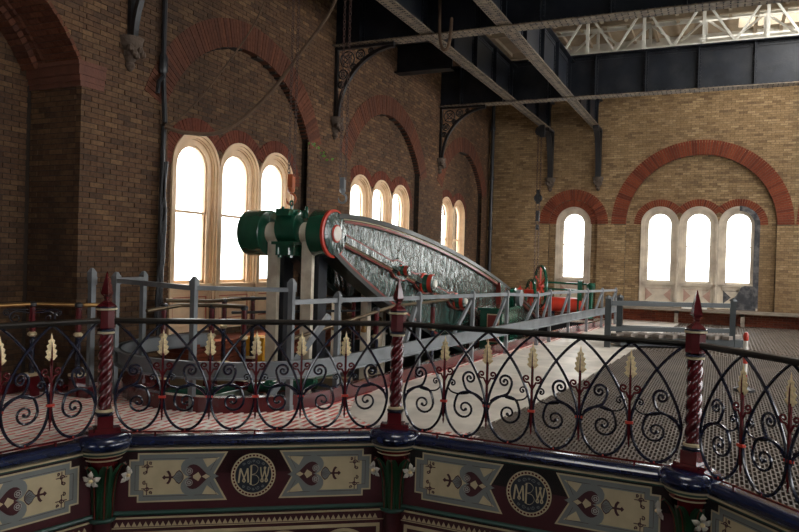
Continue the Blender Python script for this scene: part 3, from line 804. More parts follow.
def medallion(parent):
    zc = -.36; f = lambda u, z, d: (u, -.001-d, zc+z)
    C = lambda r, n=36: [(r*cos(2*pi*i/n), r*sin(2*pi*i/n)) for i in range(n)]
    q = MB(); q.prism(C(.195), 0, .004, f); root = q.build('medallion', M_cream, parent)
    q = MB(); q.prism(C(.158), .004, .006, f); q.build('medallion_ground', mat('medallion_navy', (.012, .018, .03), .4), root)
    q = MB()
    for i in range(36):
        a = 2*pi*i/36; c = Vector((cos(a), sin(a)))*.176; t = Vector((-sin(a), cos(a))); r = Vector((cos(a), sin(a)))
        P = [c-t*.009-r*.007, c+t*.009-r*.007, c+t*.009+r*.007, c-t*.009+r*.007]; q.prism([tuple(p) for p in P], .004, .0055, f)
    q.build('medallion_beads', M_maroon, root)
    # MBW monogram
    q = MB(); Wd = .0056
    def st(pts, w_=Wd): q.tube([f(x, z, .0065) for x, z in pts], w_, 6, flat=.35)
    # M
    st([(-.128, -.065), (-.118, .03), (-.112, .062)], .0075); st([(-.112, .062), (-.085, -.015), (-.078, -.03), (-.070, -.05), (-.080, -.062), (-.092, -.05), (-.086, -.03), (-.072, -.0), (-.052, .062)]); st([(-.052, .062), (-.048, .0), (-.044, -.065)], .0075)
    # B
    st([(-.022, -.085), (-.020, .09)], .0075)
    st(smooth_path([(-.035, .072, 0), (0, .092, 0), (.032, .075, 0), (.038, .05, 0), (.020, .018, 0), (-.018, .004, 0)]) and [(p.x, p.y) for p in smooth_path([(-.035, .072, 0), (0, .092, 0), (.032, .075, 0), (.038, .05, 0), (.020, .018, 0), (-.018, .004, 0)])])
    st([(p.x, p.y) for p in smooth_path([(-.018, .004, 0), (.028, -.004, 0), (.050, -.04, 0), (.034, -.075, 0), (0, -.090, 0), (-.034, -.074, 0)])])
    # W
    st([(p.x, p.y) for p in smooth_path([(.062, .070, 0), (.070, .0, 0), (.085, -.05, 0), (.078, -.062, 0), (.066, -.05, 0), (.084, -.01, 0), (.100, .05, 0), (.106, .066, 0), (.094, .066, 0), (.098, .045, 0), (.112, -.02, 0), (.122, -.052, 0), (.110, -.062, 0), (.104, -.045, 0), (.124, .0, 0), (.134, .070, 0)])])
    q.build('monogram', M_cream, root)
    q = MB()
    for s_ in (1, -1):
        for (x, z, r, t0, g) in ((-.04, .112, .020, 0, 1), (.04, .112, .020, pi, -1), (-.085, .098, .014, 0, 1), (.085, .098, .014, pi, -1), (0, .125, .012, 0, 1)):
            q.tube([f(a, s_*bb, .006) for a, bb in spiral(x, z, r, .004, t0, 1.2, 12, g)], .0022, 4)
    q.build('medallion_scroll', M_bluegrey, root)
def fascia(A, B, num):
    L, rz = offset_side(A, B); mid = (A+B)/2
    root = empty('trim_%d' % num, mid, rz, kind='structure')
    q = MB(); q.box((-L/2, 0, -.70), (L/2, .09, -.06)); q.box((-L/2, 0, -1.5), (L/2, .09, -.70)); q.build('fascia_plate', M_maroon_d, root)
    prof = [(.09, .0), (.02, .005), (-.035, -.004), (-.06, -.03), (-.062, -.055), (-.045, -.08), (-.01, -.092), (.0, -.092), (.09, -.092)]
    q = MB(); n = len(prof); vs = [(-L/2-.02, y, z) for y, z in prof]+[(L/2+.02, y, z) for y, z in prof]
    q.add(vs, [(i, (i+1) % n, n+(i+1) % n, n+i) for i in range(n)]); q.build('edge_moulding', M_navy_b, root, smooth=True)
    q = MB(); q.box((-L/2, -.026, -.112), (L/2, 0, -.096)); q.build('cream_fillet', M_cream, root)
    q = MB(); q.box((-L/2, -.014, -.128), (L/2, 0, -.112)); q.build('green_fillet', M_greenband, root)
    E = L/2-.215
    half_panel(root, 1, E); half_panel(root, -1, E); medallion(root)
    q = MB(); q.tube([(-L/2, -.008, -.665), (L/2, -.008, -.665)], .022, 8); q.build('green_moulding', M_greenband, root, smooth=True)
    q = MB(); q.box((-L/2, -.010, -.715), (L/2, 0, -.700)); q.box((-L/2, -.006, -.80), (L/2, 0, -.793)); q.build('cream_fillet', M_cream, root)
    q = MB(); x = -L/2+.1
    while x < L/2-.14:
        q.prism([(x, -.785), (x+.023, -.742), (x+.046, -.785)], 0, .006, lambda u, v, d: (u, -d, v)); x += .048
    q.build('dogtooth', M_cream, root)['kind'] = 'stuff'
    q = MB(); q.box((-L/2+.12, -.008, -1.3), (-L/2+.15, 0, -.83)); q.box((L/2-.15, -.008, -1.3), (L/2-.12, 0, -.83)); q.box((-L/2+.12, -.008, -.86), (L/2-.12, 0, -.83)); q.build('cream_border', M_cream, root)
    q = MB()
    for k in range(4):
        cx = -L/2+.45+k*(L-.9)/3; P0 = [(cx+.27*cos(a), -1.14+.27*sin(a)) for a in [pi*i/18 for i in range(19)]]; P1 = [(cx+.24*cos(a), -1.14+.24*sin(a)) for a in [pi*i/18 for i in range(19)]]
        q.band(P0, P1, 0, .007, lambda u, v, d: (u, -d, v))
    q.build('cream_arches', M_cream, root)
    q = MB()
    for k in range(4):
        cx = -L/2+.45+k*(L-.9)/3
        q.tube([(cx+.2*cos(a), -.006, -1.14+.2*sin(a)) for a in [pi*i/14 for i in range(15)]], .012, 5)
        for j in range(5):
            a = pi*(j+.5)/5; q.prism([(cx+.05*cos(a), -1.12+.05*sin(a)), (cx+.13*cos(a-.2), -1.12+.13*sin(a-.2)), (cx+.17*cos(a), -1.12+.17*sin(a)), (cx+.13*cos(a+.2), -1.12+.13*sin(a+.2))], 0, .006, lambda u, v, d: (u, -d, v))
    q.build('orange_ornament', mat('ochre_paint', (.25, .10, .03), .5), root)
    return root
for i in range(4): fascia(SIDE_PTS[i], SIDE_PTS[i+1], 10+i)
# closing sides of the well, out of sight
q = MB()
for i in range(4, len(well)):
    a = well[i]; c = well[(i+1) % len(well)]; q.bar((a.x, a.y, -.8), (c.x, c.y, -.8), .1, 1.5)
q.build('trim_20', M_maroon_d)['kind'] = 'structure'

# ------------------------------------------------------------------ corner columns (cushion capital with leaves and lilies)
colnames = ['leftmost cushion-topped column head, at the frame edge', 'navy cushion-topped green leaf capital below the left spiral post', 'navy cushion-topped green leaf capital below the middle spiral post', 'navy cushion-topped green leaf capital below the right spiral post', 'cushion-topped column head beyond the right frame edge']
def flower_mesh():
    q = MB()
    for k in range(5):
        a = 2*pi*k/5+.3; d = Vector((cos(a), 0, sin(a))); s_ = Vector((-sin(a), 0, cos(a)))
        P = [Vector((0, -.004, 0)), d*.026+s_*.016+Vector((0, -.022, 0)), d*.044+s_*.019+Vector((0, -.018, 0)), d*.064+Vector((0, -.003, 0)), d*.044-s_*.019+Vector((0, -.018, 0)), d*.026-s_*.016+Vector((0, -.022, 0)), d*.038+Vector((0, -.030, 0)), d*.04+Vector((0, .004, 0))]
        q.add(P, [(0, 1, 6), (1, 2, 6), (2, 3, 6), (3, 4, 6), (4, 5, 6), (5, 0, 6), (0, 7, 1), (1, 7, 2), (2, 7, 3), (3, 7, 4), (4, 7, 5), (5, 7, 0)])
    return q.mesh('lily', M_flower, smooth=False)
FL = flower_mesh()
qc = MB(); qc.lathe([(.0, -.012), (.014, -.008), (.016, 0), (.012, .008), (0, .012)], 8); FC = qc.mesh('flower_centre', M_gold, smooth=True)
for i, P in enumerate(SIDE_PTS):
    d0 = (SIDE_PTS[i]-SIDE_PTS[max(i-1, 0)]); d1 = (SIDE_PTS[min(i+1, 4)]-SIDE_PTS[i]); d = (d0.normalized()+d1.normalized()) if 0 < i < 4 else (d0+d1)
    rz = atan2(d.y, d.x)
    root = empty('corner_column', (P.x, P.y, 0), rz, label=colnames[i], cat='column', group='cushion-topped corner columns of the octagonal well')
    c0 = (0, 0, 0)
    q = MB(); q.lathe([(.17, .04), (.20, .035), (.232, .015), (.248, -.015), (.250, -.04), (.235, -.072), (.205, -.088)], 32, c0); q.build('cushion', M_navy_b, root, smooth=True)
    for (r0, z0, r1, z1, mt, nm) in ((.212, -.088, .206, -.102, M_cream, 'cream_ring'), (.200, -.102, .196, -.122, M_greenband, 'green_ring'), (.190, -.122, .184, -.134, M_cream, 'cream_ring'), (.178, -.134, .170, -.160, M_maroon, 'maroon_ring'), (.166, -.160, .158, -.176, M_cream, 'cream_ring')):
        q = MB(); q.lathe([(r0-.02, z0), (r0, z0), (r1, z1), (r1-.03, z1)], 28, c0); q.build(nm, mt, root, smooth=True)
    q = MB(); q.lathe([(.145, -.176), (.138, -.22), (.115, -.30), (.095, -.42), (.085, -.60), (.085, -.68)], 20, c0); q.build('capital_core', M_maroon, root, smooth=True)
    lm = MB()
    for (zz, ro, ww) in ((-.66, .085, .038), ):
        prof = [(-.68, .098, .030), (-.55, .100, .044), (-.42, .108, .050), (-.32, .128, .056), (-.245, .165, .052), (-.200, .205, .036), (-.215, .222, .012)]
        vs = []; 
        for z, r, w_ in prof:
            vs += [(-w_, -r+.012, z), (-w_*.5, -r-.004, z), (0, -r-.004+.010, z), (w_*.5, -r-.004, z), (w_, -r+.012, z)]
        fs = []
        for k in range(len(prof)-1):
            for j in range(4): a = k*5+j; fs.append((a, a+1, a+6, a+5))
        lm.add(vs, fs)
    leafm = lm.mesh('leaf', M_leaf, smooth=True)
    vm = MB(); vm.tube([(0, -r-.004, z) for z, r, w_ in prof], .005, 5); veinm = vm.mesh('vein', M_line)
    for k in range(8): 
        lf_ = inst('leaf', leafm, root, (0, 0, 0), (0, 0, k*pi/4)); inst('vein', veinm, lf_)
    for k, a in enumerate((-.95, .80, -.1) if i == 3 else ((-.75, .78) if i == 2 else (-.55, .80))):
        if i == 3 and k == 2: continue
        z = -.30; r = .215; fo = inst('flower', FL, root, (r*sin(a), -r*cos(a), z), (.25, 0, a), (1.25, 1.25, 1.25)); inst('flower_centre', FC, fo, (0, -.024, 0))
    q = MB(); q.lathe([(.09, -.72), (.115, -.715), (.122, -.70), (.115, -.685), (.09, -.68)], 20, c0); q.build('green_collar', M_greenband, root, smooth=True)
    q = MB(); q.lathe([(.085, -3.2), (.085, -.72)], 16, c0); q.build('shaft', M_maroon_d, root, smooth=True)

# ------------------------------------------------------------------ spiral posts
postlab = ['spiral post of the railing beyond the left frame edge', 'maroon spiral-twisted railing post with spear finial, leftmost in view', 'maroon spiral-twisted railing post with spear finial, middle of the three', 'maroon spiral-twisted railing post with spear finial, rightmost of the three', 'spiral post of the railing beyond the right frame edge']
M_postnavy = M_navy_b
for i, P in enumerate(SIDE_PTS):
    root = empty('railing_post', (P.x, P.y, .04), atan2((SIDE_PTS[min(i+1, 4)]-SIDE_PTS[max(i-1, 0)]).y, (SIDE_PTS[min(i+1, 4)]-SIDE_PTS[max(i-1, 0)]).x), label=postlab[i], cat='post', group='spiral posts of the octagon railing')
    q = MB(); q.box((-.13, -.07, 0), (.13, .07, .022)); q.box((-.065, -.065, .022), (.065, .065, .15)); q.box((-.085, -.085, .022), (.085, .085, .05))
    for s_ in (-1, 1): q.box((s_*.11-.02, -.05, .02), (s_*.11+.02, .05, .045))
    q.build('base', M_maroon, root)
    q = MB(); q.lathe([(.06, .15), (.078, .155), (.080, .17), (.066, .18)], 20); q.build('navy_ring', M_navy, root, smooth=True)
    q = MB(); q.lathe([(.06, .18), (.070, .182), (.070, .20), (.058, .205)], 20); q.build('gold_ring', M_cream, root, smooth=True)
    # twisted shaft: lobed section rotating with height
    q = MB(); n = 24; rows = 56; z0, z1 = .20, .85; vs = []
    for r in range(rows+1):
        z = z0+(z1-z0)*r/rows; tw = 2*pi*2.05*r/rows
        for j in range(n):
            a = 2*pi*j/n; rr = .040+.022*abs(cos(1.5*(a-tw)))**.7
            vs.append((rr*cos(a), rr*sin(a), z))
    fs = [(r*n+j, r*n+(j+1) % n, (r+1)*n+(j+1) % n, (r+1)*n+j) for r in range(rows) for j in range(n)]
    q.add(vs, fs); o = q.build('twisted_shaft', M_maroon, root, smooth=True)
    q = MB(); q.lathe([(.05, .85), (.070, .855), (.070, .868), (.055, .875)], 20); q.build('gold_ring', M_cream, root, smooth=True)
    q = MB(); q.lathe([(.055, .872), (.074, .876), (.074, .890), (.060, .897)], 20); q.build('navy_ring', M_navy, root, smooth=True)
    q = MB(); q.lathe([(.07, .895), (.078, .905), (.078, 1.05), (.082, 1.055)], 8, twist=None); q.build('head_block', M_maroon, root)
    q = MB(); q.lathe([(.07, 1.055), (.088, 1.058), (.088, 1.070), (.08, 1.073)], 8); q.build('cream_ring', M_cream, root)
    q = MB(); q.lathe([(.075, 1.073), (.086, 1.075), (.086, 1.085), (.07, 1.088)], 8); q.build('navy_ring', M_navy, root)
    q = MB(); q.lathe([(.08, 1.087), (.070, 1.10), (.035, 1.125), (.020, 1.145), (.024, 1.155), (.030, 1.16), (.024, 1.168), (.046, 1.19), (.050, 1.20), (.030, 1.29), (.004, 1.385)], 4); q.build('spear_finial', M_maroon, root)

# ------------------------------------------------------------------ scrolled railing panels
HB = .055   # height of bottom rail
HT = .985   # underside of the handrail
NB = 6
def TT(p, pitch): return ((p[0])*pitch, 0, HB+(HT-HB)*p[1])
def spiral_st(cs, ct, r_s, a0, turns, sg, pitch, n=26):
    """spiral in true metric space, radius in units of the pitch"""
    cx, cz = cs*pitch, HB+(HT-HB)*ct
    return [(x, 0, z) for x, z in spiral(cx, cz, r_s*pitch, r_s*pitch*.13, a0, turns, n, sg)]
def loop_mesh(pitch, mirror):
    q = MB(); mx = (lambda s_: 1-s_) if mirror else (lambda s_: s_); r = .0118
    R = [(.0, 1.0), (.06, .985), (.28, .90), (.54, .765), (.77, .60), (.93, .43), (.975, .29), (.90, .14), (.72, .035), (.5, .0), (.28, .035), (.10, .14), (.025, .29), (.07, .43), (.23, .60), (.46, .765), (.72, .90), (.94, .985), (1.0, 1.0)]
    P = smooth_path([TT((mx(a), b_), pitch) for a, b_ in R], 5)
    n = len(P); P = [p+Vector((0, .006 if i < n/2 else -.006, 0)) for i, p in enumerate(P)]
    q.tube(P, r, 7, flat=1.0)
    me = q.mesh('loop', M_navy, smooth=True)
    k = MB()
    def fix(pts): return [Vector((pitch-p[0], p[1], p[2])) if mirror else Vector(p) for p in pts]
    # large upper scroll with a tail that swings down to the loop
    sp = spiral_st(.40, .555, .165, pi*.0-.35, 1.55, 1, pitch)
    tail = smooth_path([TT((.03, .27), pitch), TT((.10, .345), pitch), TT((.28, .405), pitch), TT((.47, .445), pitch), sp[0]], 5)
    tail = [p for p in tail]
    k.tube(fix(tail[:-1]+[Vector(p) for p in sp]), [.0112]*(len(tail)-1)+[.0112-.003*i/len(sp) for i in range(len(sp))], 6)
    e = fix([sp[-1]])[0]; k.lathe([(0, -.014), (.011, -.009), (.014, 0), (.011, .009), (0, .014)], 8, tuple(e))
    # lower large scroll
    sp = spiral_st(.50, .265, .26, .45, 1.45, -1, pitch)
    tail = smooth_path([TT((.09, .36), pitch), TT((.25, .405), pitch), TT((.48, .42), pitch), TT((.66, .39), pitch), sp[0]], 5)
    k.tube(fix(tail[:-1]+[Vector(p) for p in sp]), [.0112]*(len(tail)-1)+[.0112-.003*i/len(sp) for i in range(len(sp))], 6)
    e = fix([sp[-1]])[0]; k.lathe([(0, -.016), (.012, -.010), (.016, 0), (.012, .010), (0, .016)], 8, tuple(e))
    # small scroll on the far side
    sp = spiral_st(.80, .49, .10, -.2, 1.2, 1, pitch, 18)
    tail = smooth_path([TT((.42, .41), pitch), TT((.62, .395), pitch), TT((.80, .405), pitch), TT((.895, .44), pitch), sp[0]], 4)
    k.tube(fix(tail[:-1]+[Vector(p) for p in sp]), .0075, 6)
    e = fix([sp[-1]])[0]; k.lathe([(0, -.012), (.009, -.008), (.012, 0), (.009, .008), (0, .012)], 8, tuple(e))
    return me, k.mesh('scroll', M_navy, smooth=True)
END = .075; PITCH = (2.54-2*END)/NB
LOOPS = [loop_mesh(PITCH, False), loop_mesh(PITCH, True)]
def zt(t): return HB+(HT-HB)*t
q = MB(); q.bar((0, 0, zt(.16)), (0, 0, zt(.72)), .019, .017); q.lathe([(.002, zt(.09)), (.010, zt(.13)), (.006, zt(.17))], 6)
for s_ in (1, -1):
    sp = spiral_st(s_*.125, .605, .092, -pi/2-s_*.5, 1.35, s_, PITCH, 18)
    q.tube([(0, 0, zt(.50)), (s_*.010, 0, zt(.525))]+sp, .0088, 6)
q.tube([(0, -.013, zt(.66)), (0, -.014, zt(.80)), (0, -.008, zt(.86))], [.007, .005, .002], 5)
SPEAR_STEM = q.mesh('spear_stem', M_maroon, smooth=True)
q = MB(); q.box((-.030, -.014, zt(.30)), (.030, .014, zt(.322))); COLLAR = q.mesh('collar', M_scarlet)
q = MB()
# gilded leaf with serrated edge and raised midrib
half = [(0, .70), (.020, .70), (.052, .735), (.034, .752), (.048, .785), (.029, .798), (.041, .83), (.021, .845), (.029, .872), (.011, .886), (0, .945)]
n = len(half); vs = [(x, 0, zt(t)) for x, t in half]+[(-x, 0, zt(t)) for x, t in half[1:-1]]
for ys in (-.009, .009):
    ring_ = [(x, 0, zt(t)) for x, t in half]+[(-x, 0, zt(t)) for x, t in half[::-1][1:-1]]
    mid = [(0, ys, zt(.72+.02*i)) for i in range(1)]
    N = len(ring_); c = [(0, ys, zt(.74)), (0, ys, zt(.82)), (0, ys*.6, zt(.89))]
    fs = []
    def near(i): 
        z = ring_[i][2]; return N+(0 if z < zt(.78) else (1 if z < zt(.86) else 2))
    for i in range(N):
        j = (i+1) % N; a, b2 = near(i), near(j); fs.append((i, j, b2))
        if a != b2: fs.append((i, b2, a))
    q.add(ring_+c, fs)
LEAF = q.mesh('leaf_head', M_gold)
q = MB(); q.lathe([(0, 0), (.010, .004), (.010, .014), (0, .018)], 8, (0, 0, HB-.01)); STUD = q.mesh('stud', M_scarlet)
raillab = ['scrolled navy iron railing panel receding along the left frame edge', 'scrolled navy iron railing panel with five gilded spears between left and middle posts', 'scrolled navy iron railing panel with five gilded spears between middle and right posts', 'scrolled navy iron railing panel turning toward the viewer at right']
for i in range(4):
    A, B = SIDE_PTS[i], SIDE_PTS[i+1]; L, rz = offset_side(A, B); pit_ = (L-2*END)/NB
    root = empty('iron_railing', (A.x, A.y, 0), rz, label=raillab[i], cat='railing', group='scrolled railing panels around the octagonal well')
    q = MB()
    pr_ = [(-.026, .995), (-.030, 1.008), (-.024, 1.022), (0, 1.030), (.024, 1.022), (.030, 1.008), (.026, .995), (.020, .982), (-.020, .982)]
    n = len(pr_); q.add([(.06, y, z) for y, z in pr_]+[(L-.06, y, z) for y, z in pr_], [(k, (k+1) % n, n+(k+1) % n, n+k) for k in range(n)])
    q.build('handrail', M_rail, root, smooth=True)
    q = MB(); q.box((.1, -.007, HB-.022), (L-.1, .007, HB-.008)); q.build('bottom_rail', M_maroon, root)
    for k in range(3):
        q = MB(); x = L*(k+.5)/3; q.box((x-.008, -.008, .0), (x+.008, .008, HB-.02)); q.build('rail_foot', M_maroon, root)
    sx = pit_/PITCH
    for k in range(NB):
        lo, scm = LOOPS[0 if k % 2 == 0 else 1]
        inset = .0
        l_ = inst('loop', lo, root, (END+k*pit_, 0, 0), scale=(sx, 1, 1)); inst('scroll', scm, l_)
        inst('stud', STUD, root, (END+(k+.5)*pit_, 0, 0))
        if k:
            s_ = inst('spear', SPEAR_STEM, root, (END+k*pit_, 0, 0)); inst('leaf_head', LEAF, s_); inst('collar', COLLAR, s_)

# ------------------------------------------------------------------ beam engine: the great rocking beam
BXR, BXL = -4.60, -5.72          # outer faces of the right and left flitches
SL = -.226; TH = math.atan(SL); Y0, Z0 = 15.75, 1.91-.226*(15.75-8.14)   # pivot
def bpt(l, v, x):
    """l along the beam from the pivot (negative towards the near end), v across"""
    return (x, Y0+l*cos(TH)-v*sin(TH), Z0+l*sin(TH)+v*cos(TH))
HL = 7.8
def hh(l):
    t = min(abs(l)/8.4, .999); return .98*(1-t*t)**.64
ls = [-HL+(HL+6.1)*i/64 for i in range(65)]
beam = empty('rocking_beam', (0, 0, 0), label='huge dark green mottled iron beam, lens shaped, tilting down away from viewer', cat='beam')
def flitch(x, s_):
    """x outer face, s_ = direction of outer side (+1 right)"""
    q = MB(); up_ = [(l, hh(l)-.02) for l in ls]; lo_ = [(l, -hh(l)+.02) for l in ls]
    q.band(up_, lo_, x-s_*.13, x-s_*.10, lambda u, v, d: bpt(u, v, d)); fl = q.build('web', M_beam, beam)
    q = MB()
    for sg in (1, -1):
        P = [(l, sg*(hh(l)+.0)) for l in ls]; Q = [(l, sg*(hh(l)-.065)) for l in ls]
        q.band(P, Q, x-s_*.23, x, lambda u, v, d: bpt(u, v, d))
    q.build('rim', mat('rim_green', (.006, .013, .011), .42, coat=.25, var=.2), fl, smooth=True)
    if s_ > 0:
        for (nm, mt, a, c, dd) in (('cream_line', M_cream, .066, .080, .004), ('green_line', M_darkgreen, .080, .088, .003), ('red_line', M_line, .088, .125, .006)):
            q = MB()
            for sg in (1, -1):
                P = [(l, sg*(hh(l)-a)) for l in ls]; Q = [(l, sg*(hh(l)-c)) for l in ls]
                q.band(P, Q, x-.09+.05, x-.10, lambda u, v, d: bpt(u, v, d))
            q.build(nm, mt, fl)
        q = MB(); q.band([(l, .045) for l in ls[1:-1]], [(l, -.045) for l in ls[1:-1]], x-.10, x-.005, lambda u, v, d: bpt(u, v, d)); q.build('mid_rib', M_beam, fl)
        for (nm, mt, a, c, dd) in (('cream_line', M_cream, .045, .056, .05), ('red_line', M_line, .062, .088, .045)):
            q = MB()
            for sg in (1, -1): q.band([(l, sg*a) for l in ls[1:-1]], [(l, sg*c) for l in ls[1:-1]], x-.10, x-.10+dd, lambda u, v, d: bpt(u, v, d))
            q.build(nm, mt, fl)
        # curved cross rib at the pivot
        q = MB(); n = 12
        for sg in (1, -1):
            P = [(-.03-.22*(i/n)**2.5, sg*(.10+(hh(0)-.17)*(i/n))) for i in range(n+1)]; Q = [(.03+.22*(i/n)**2.5, sg*(.10+(hh(0)-.17)*(i/n))) for i in range(n+1)]
            q.band(P, Q, x-.10, x+.01, lambda u, v, d: bpt(u, v, d))
        q.build('pivot_rib', M_beam, fl)
        q = MB()
        for sg in (1, -1):
            for e in (1, -1):
                P = [(e*(.03+.22*(i/n)**2.5), sg*(.10+(hh(0)-.17)*(i/n))) for i in range(n+1)]; Q = [(p[0]+e*.014, p[1]) for p in P]
                q.band(P, Q, x-.10, x+.014, lambda u, v, d: bpt(u, v, d))
        q.build('red_line', M_line, fl)
    return fl
flR = flitch(BXR, 1); flL = flitch(BXL+.23, -1); flL['label'] = 'rear plate of the beam seen under the near end'
def boss(l, r, name, out=.10, disc=True):
    f = lambda x, y, z: bpt(l+x, y, BXR-.06+z)
    q = MB(); q.lathe([(r*1.02, 0), (r*1.02, .03), (r, .04), (r, out*.6)], 26, fn=f); o = q.build(name, M_darkgreen, beam, smooth=True)
    q = MB(); q.lathe([(r*1.14, -.03), (r*1.16, 0), (r*1.16, .03), (r*1.02, .035)], 26, fn=f); q.build('red_ring', M_scarlet, o, smooth=True)
    q = MB(); q.lathe([(r, out*.6), (r*1.03, out*.62), (r*1.03, out*.95), (r*.98, out*.95)], 26, fn=f); q.build('red_ring', M_scarlet, o, smooth=True)
    q = MB(); q.lathe([(r*.98, out*.6), (r*.98, out*1.0), (r*.9, out*1.05)], 26, fn=f); q.build('end_face', M_beam, o, smooth=True)
    if disc: q = MB(); q.lathe([(r*.45, out), (r*.45, out*1.12), (r*.38, out*1.2)], 20, fn=f); q.build('pin_end', M_white, o, smooth=True)
    return o
def ltoy(y): return (y-Y0)/cos(TH)
boss(ltoy(11.29), .155, 'boss', .20); boss(ltoy(12.92), .135, 'boss', .20); boss(ltoy(10.29), .075, 'boss', .16, False); boss(0, .30, 'boss', .18, False)
# raised red-edged pads along the rib around the bosses
for (y, hl) in ((10.29, .28), (11.29, .36), (12.92, .34)):
    l = ltoy(y); q = MB(); q.prism([(l-hl, .10), (l-hl*.5, .15), (l+hl*.5, .15), (l+hl, .10), (l+hl, -.10), (l+hl*.5, -.15), (l-hl*.5, -.15), (l-hl, -.10)], BXR-.10, BXR-.055, lambda u, v, d: bpt(u, v, d)); q.build('red_pad', M_line, beam)
    q = MB(); q.prism([(l-hl, .08), (l-hl*.5, .13), (l+hl*.5, .13), (l+hl, .08), (l+hl, -.08), (l+hl*.5, -.13), (l-hl*.5, -.13), (l-hl, -.08)], BXR-.10, BXR-.05, lambda u, v, d: bpt(u, v, d)); q.build('pad', M_beam, beam)
# near end drums and centre block on the cross pin
HY, HZ, HR = 8.14, 1.91, .312
def xl(prof, n=36, c=(HY, HZ)): return lambda b_, mt=None: b_.lathe(prof, n, (0, 0, 0), mt, fn=lambda x, y, z: (z, c[0]+x, c[1]+y))
q = MB(); xl([(HR*.95, -4.90), (HR, -4.885), (HR, -4.66)])(q); dr = q.build('end_drum', M_darkgreen, beam, smooth=True)
q = MB(); xl([(HR, -4.675), (HR*1.02, -4.67), (HR*1.02, -4.635), (HR*.90, -4.625)])(q); q.build('red_ring', M_scarlet, dr, smooth=True)
q = MB(); xl([(HR*.92, -4.66), (HR*.92, -4.615), (HR*.86, -4.605)])(q); q.build('end_face', M_beam, dr, smooth=True)
q = MB(); xl([(.118, -4.62), (.118, -4.598), (.11, -4.59)], 24)(q); q.build('red_ring', M_scarlet, dr, smooth=True)
q = MB(); xl([(.10, -4.61), (.10, -4.588), (.09, -4.58)], 24)(q); q.build('pin_end', M_white, dr, smooth=True)
q = MB(); xl([(HR*.9, -5.99), (HR, -5.97), (HR, -5.64), (HR*.95, -5.63)])(q); q.build('end_drum', M_darkgreen, beam, smooth=True)
q = MB(); xl([(.15, -5.64), (.15, -4.88)], 20)(q); q.build('cross_pin', M_steel, beam, smooth=True)
blk = empty('bearing_block', (0, 0, 0)); blk.parent = beam
q = MB(); xl([(.20, -5.43), (.235, -5.41), (.235, -5.11), (.20, -5.09)], 28, (HY-.02, HZ+.07))(q); q.build('block_barrel', M_darkgreen, blk, smooth=True)
q = MB(); q.box((-5.40, HY-.22, HZ-.30), (-5.12, HY+.2, HZ-.12)); q.box((-5.43, HY-.28, HZ-.16), (-5.09, HY+.26, HZ-.12)); q.build('block_base', M_darkgreen, blk)
q = MB()
for x in (-5.34, -5.18):
    for y in (HY-.25,): q.lathe([(.030, 0), (.030, .05), (.018, .05), (.018, .09)], 6, (x, y, HZ-.29)); 
    q.lathe([(.035, 0), (.035, .03), (.024, .03), (.024, .06)], 6, (x, HY-.2, HZ-.33))
q.box((-5.36, HY-.3, HZ+.22), (-5.16, HY+.1, HZ+.31)); q.lathe([(.02, .31), (.02, .36)], 8, (-5.26, HY-.08, HZ)); q.tube([(-5.26, HY-.08+.035*cos(a), HZ+.395+.035*sin(a)) for a in [2*pi*i/12 for i in range(12)]], .012, 6, closed=True)
for x in (-5.45, -5.07): q.lathe([(.028, .2), (.028, .33), (.02, .36)], 8, (x, HY, HZ))
q.build('bolts', M_darkgreen, blk, smooth=True)['kind'] = 'stuff'
# bright steel connecting straps hanging from the pin
for i, (x0, x1) in enumerate(((-5.61, -5.45), (-5.07, -4.91))):
    st = empty('connecting_rod', (0, 0, 0), label=('left' if i == 0 else 'right')+' of the two bright steel rods hanging between the green drums down into the pit', cat='rod', group='bright steel rods under the beam end')
    q = MB(); q.box((x0, HY-.10, -2.4), (x1, HY-.03, HZ-.02)); q.build('front_strap', M_steel, st)
    q = MB(); q.box((x0+.02, HY+.0, -2.4), (x1+.05, HY+.22, HZ-.02)); q.build('shaded_side', M_iron, st)  # black box stands in for the shaded side face of the rod
    q = MB(); q.box((x0+.01, HY-.03, -.2), (x1-.01, HY+.05, -.05)); q.box((x0+.01, HY-.03, 1.15), (x1-.01, HY+.05, 1.25)); q.lathe([(.01, 0), (.025, .01), (.025, .05), (.01, .06)], 8, ((x0+x1)/2, HY-.1, HZ+.0)); q.build('distance_piece', M_darkgreen, st)
for i, (x, y) in enumerate(((-5.56, 9.9), (-5.04, 9.9), (-5.30, 11.0))):
    q = MB(); q.box((x-.06, y-.06, -2.4), (x+.06, y+.06, 1.35-.226*(y-9.9)-.35*(i == 2))); rod = q.build('guide_rod', M_steel)
    tag(rod, ['left pale steel guide rod behind the connecting rods', 'right pale steel guide rod behind the connecting rods', 'farthest pale steel guide rod, partly hidden under the beam'][i], 'rod', 'pale guide rods under the beam')
    q = MB()
    q.lathe([(.02, 0), (.045, .01), (.045, .05), (.03, .06), (.03, .12), (.04, .13), (.02, .16)], 8, (x+.02, y-.10, .45)); q.build('brass_oil_cup', M_brass, rod, smooth=True)
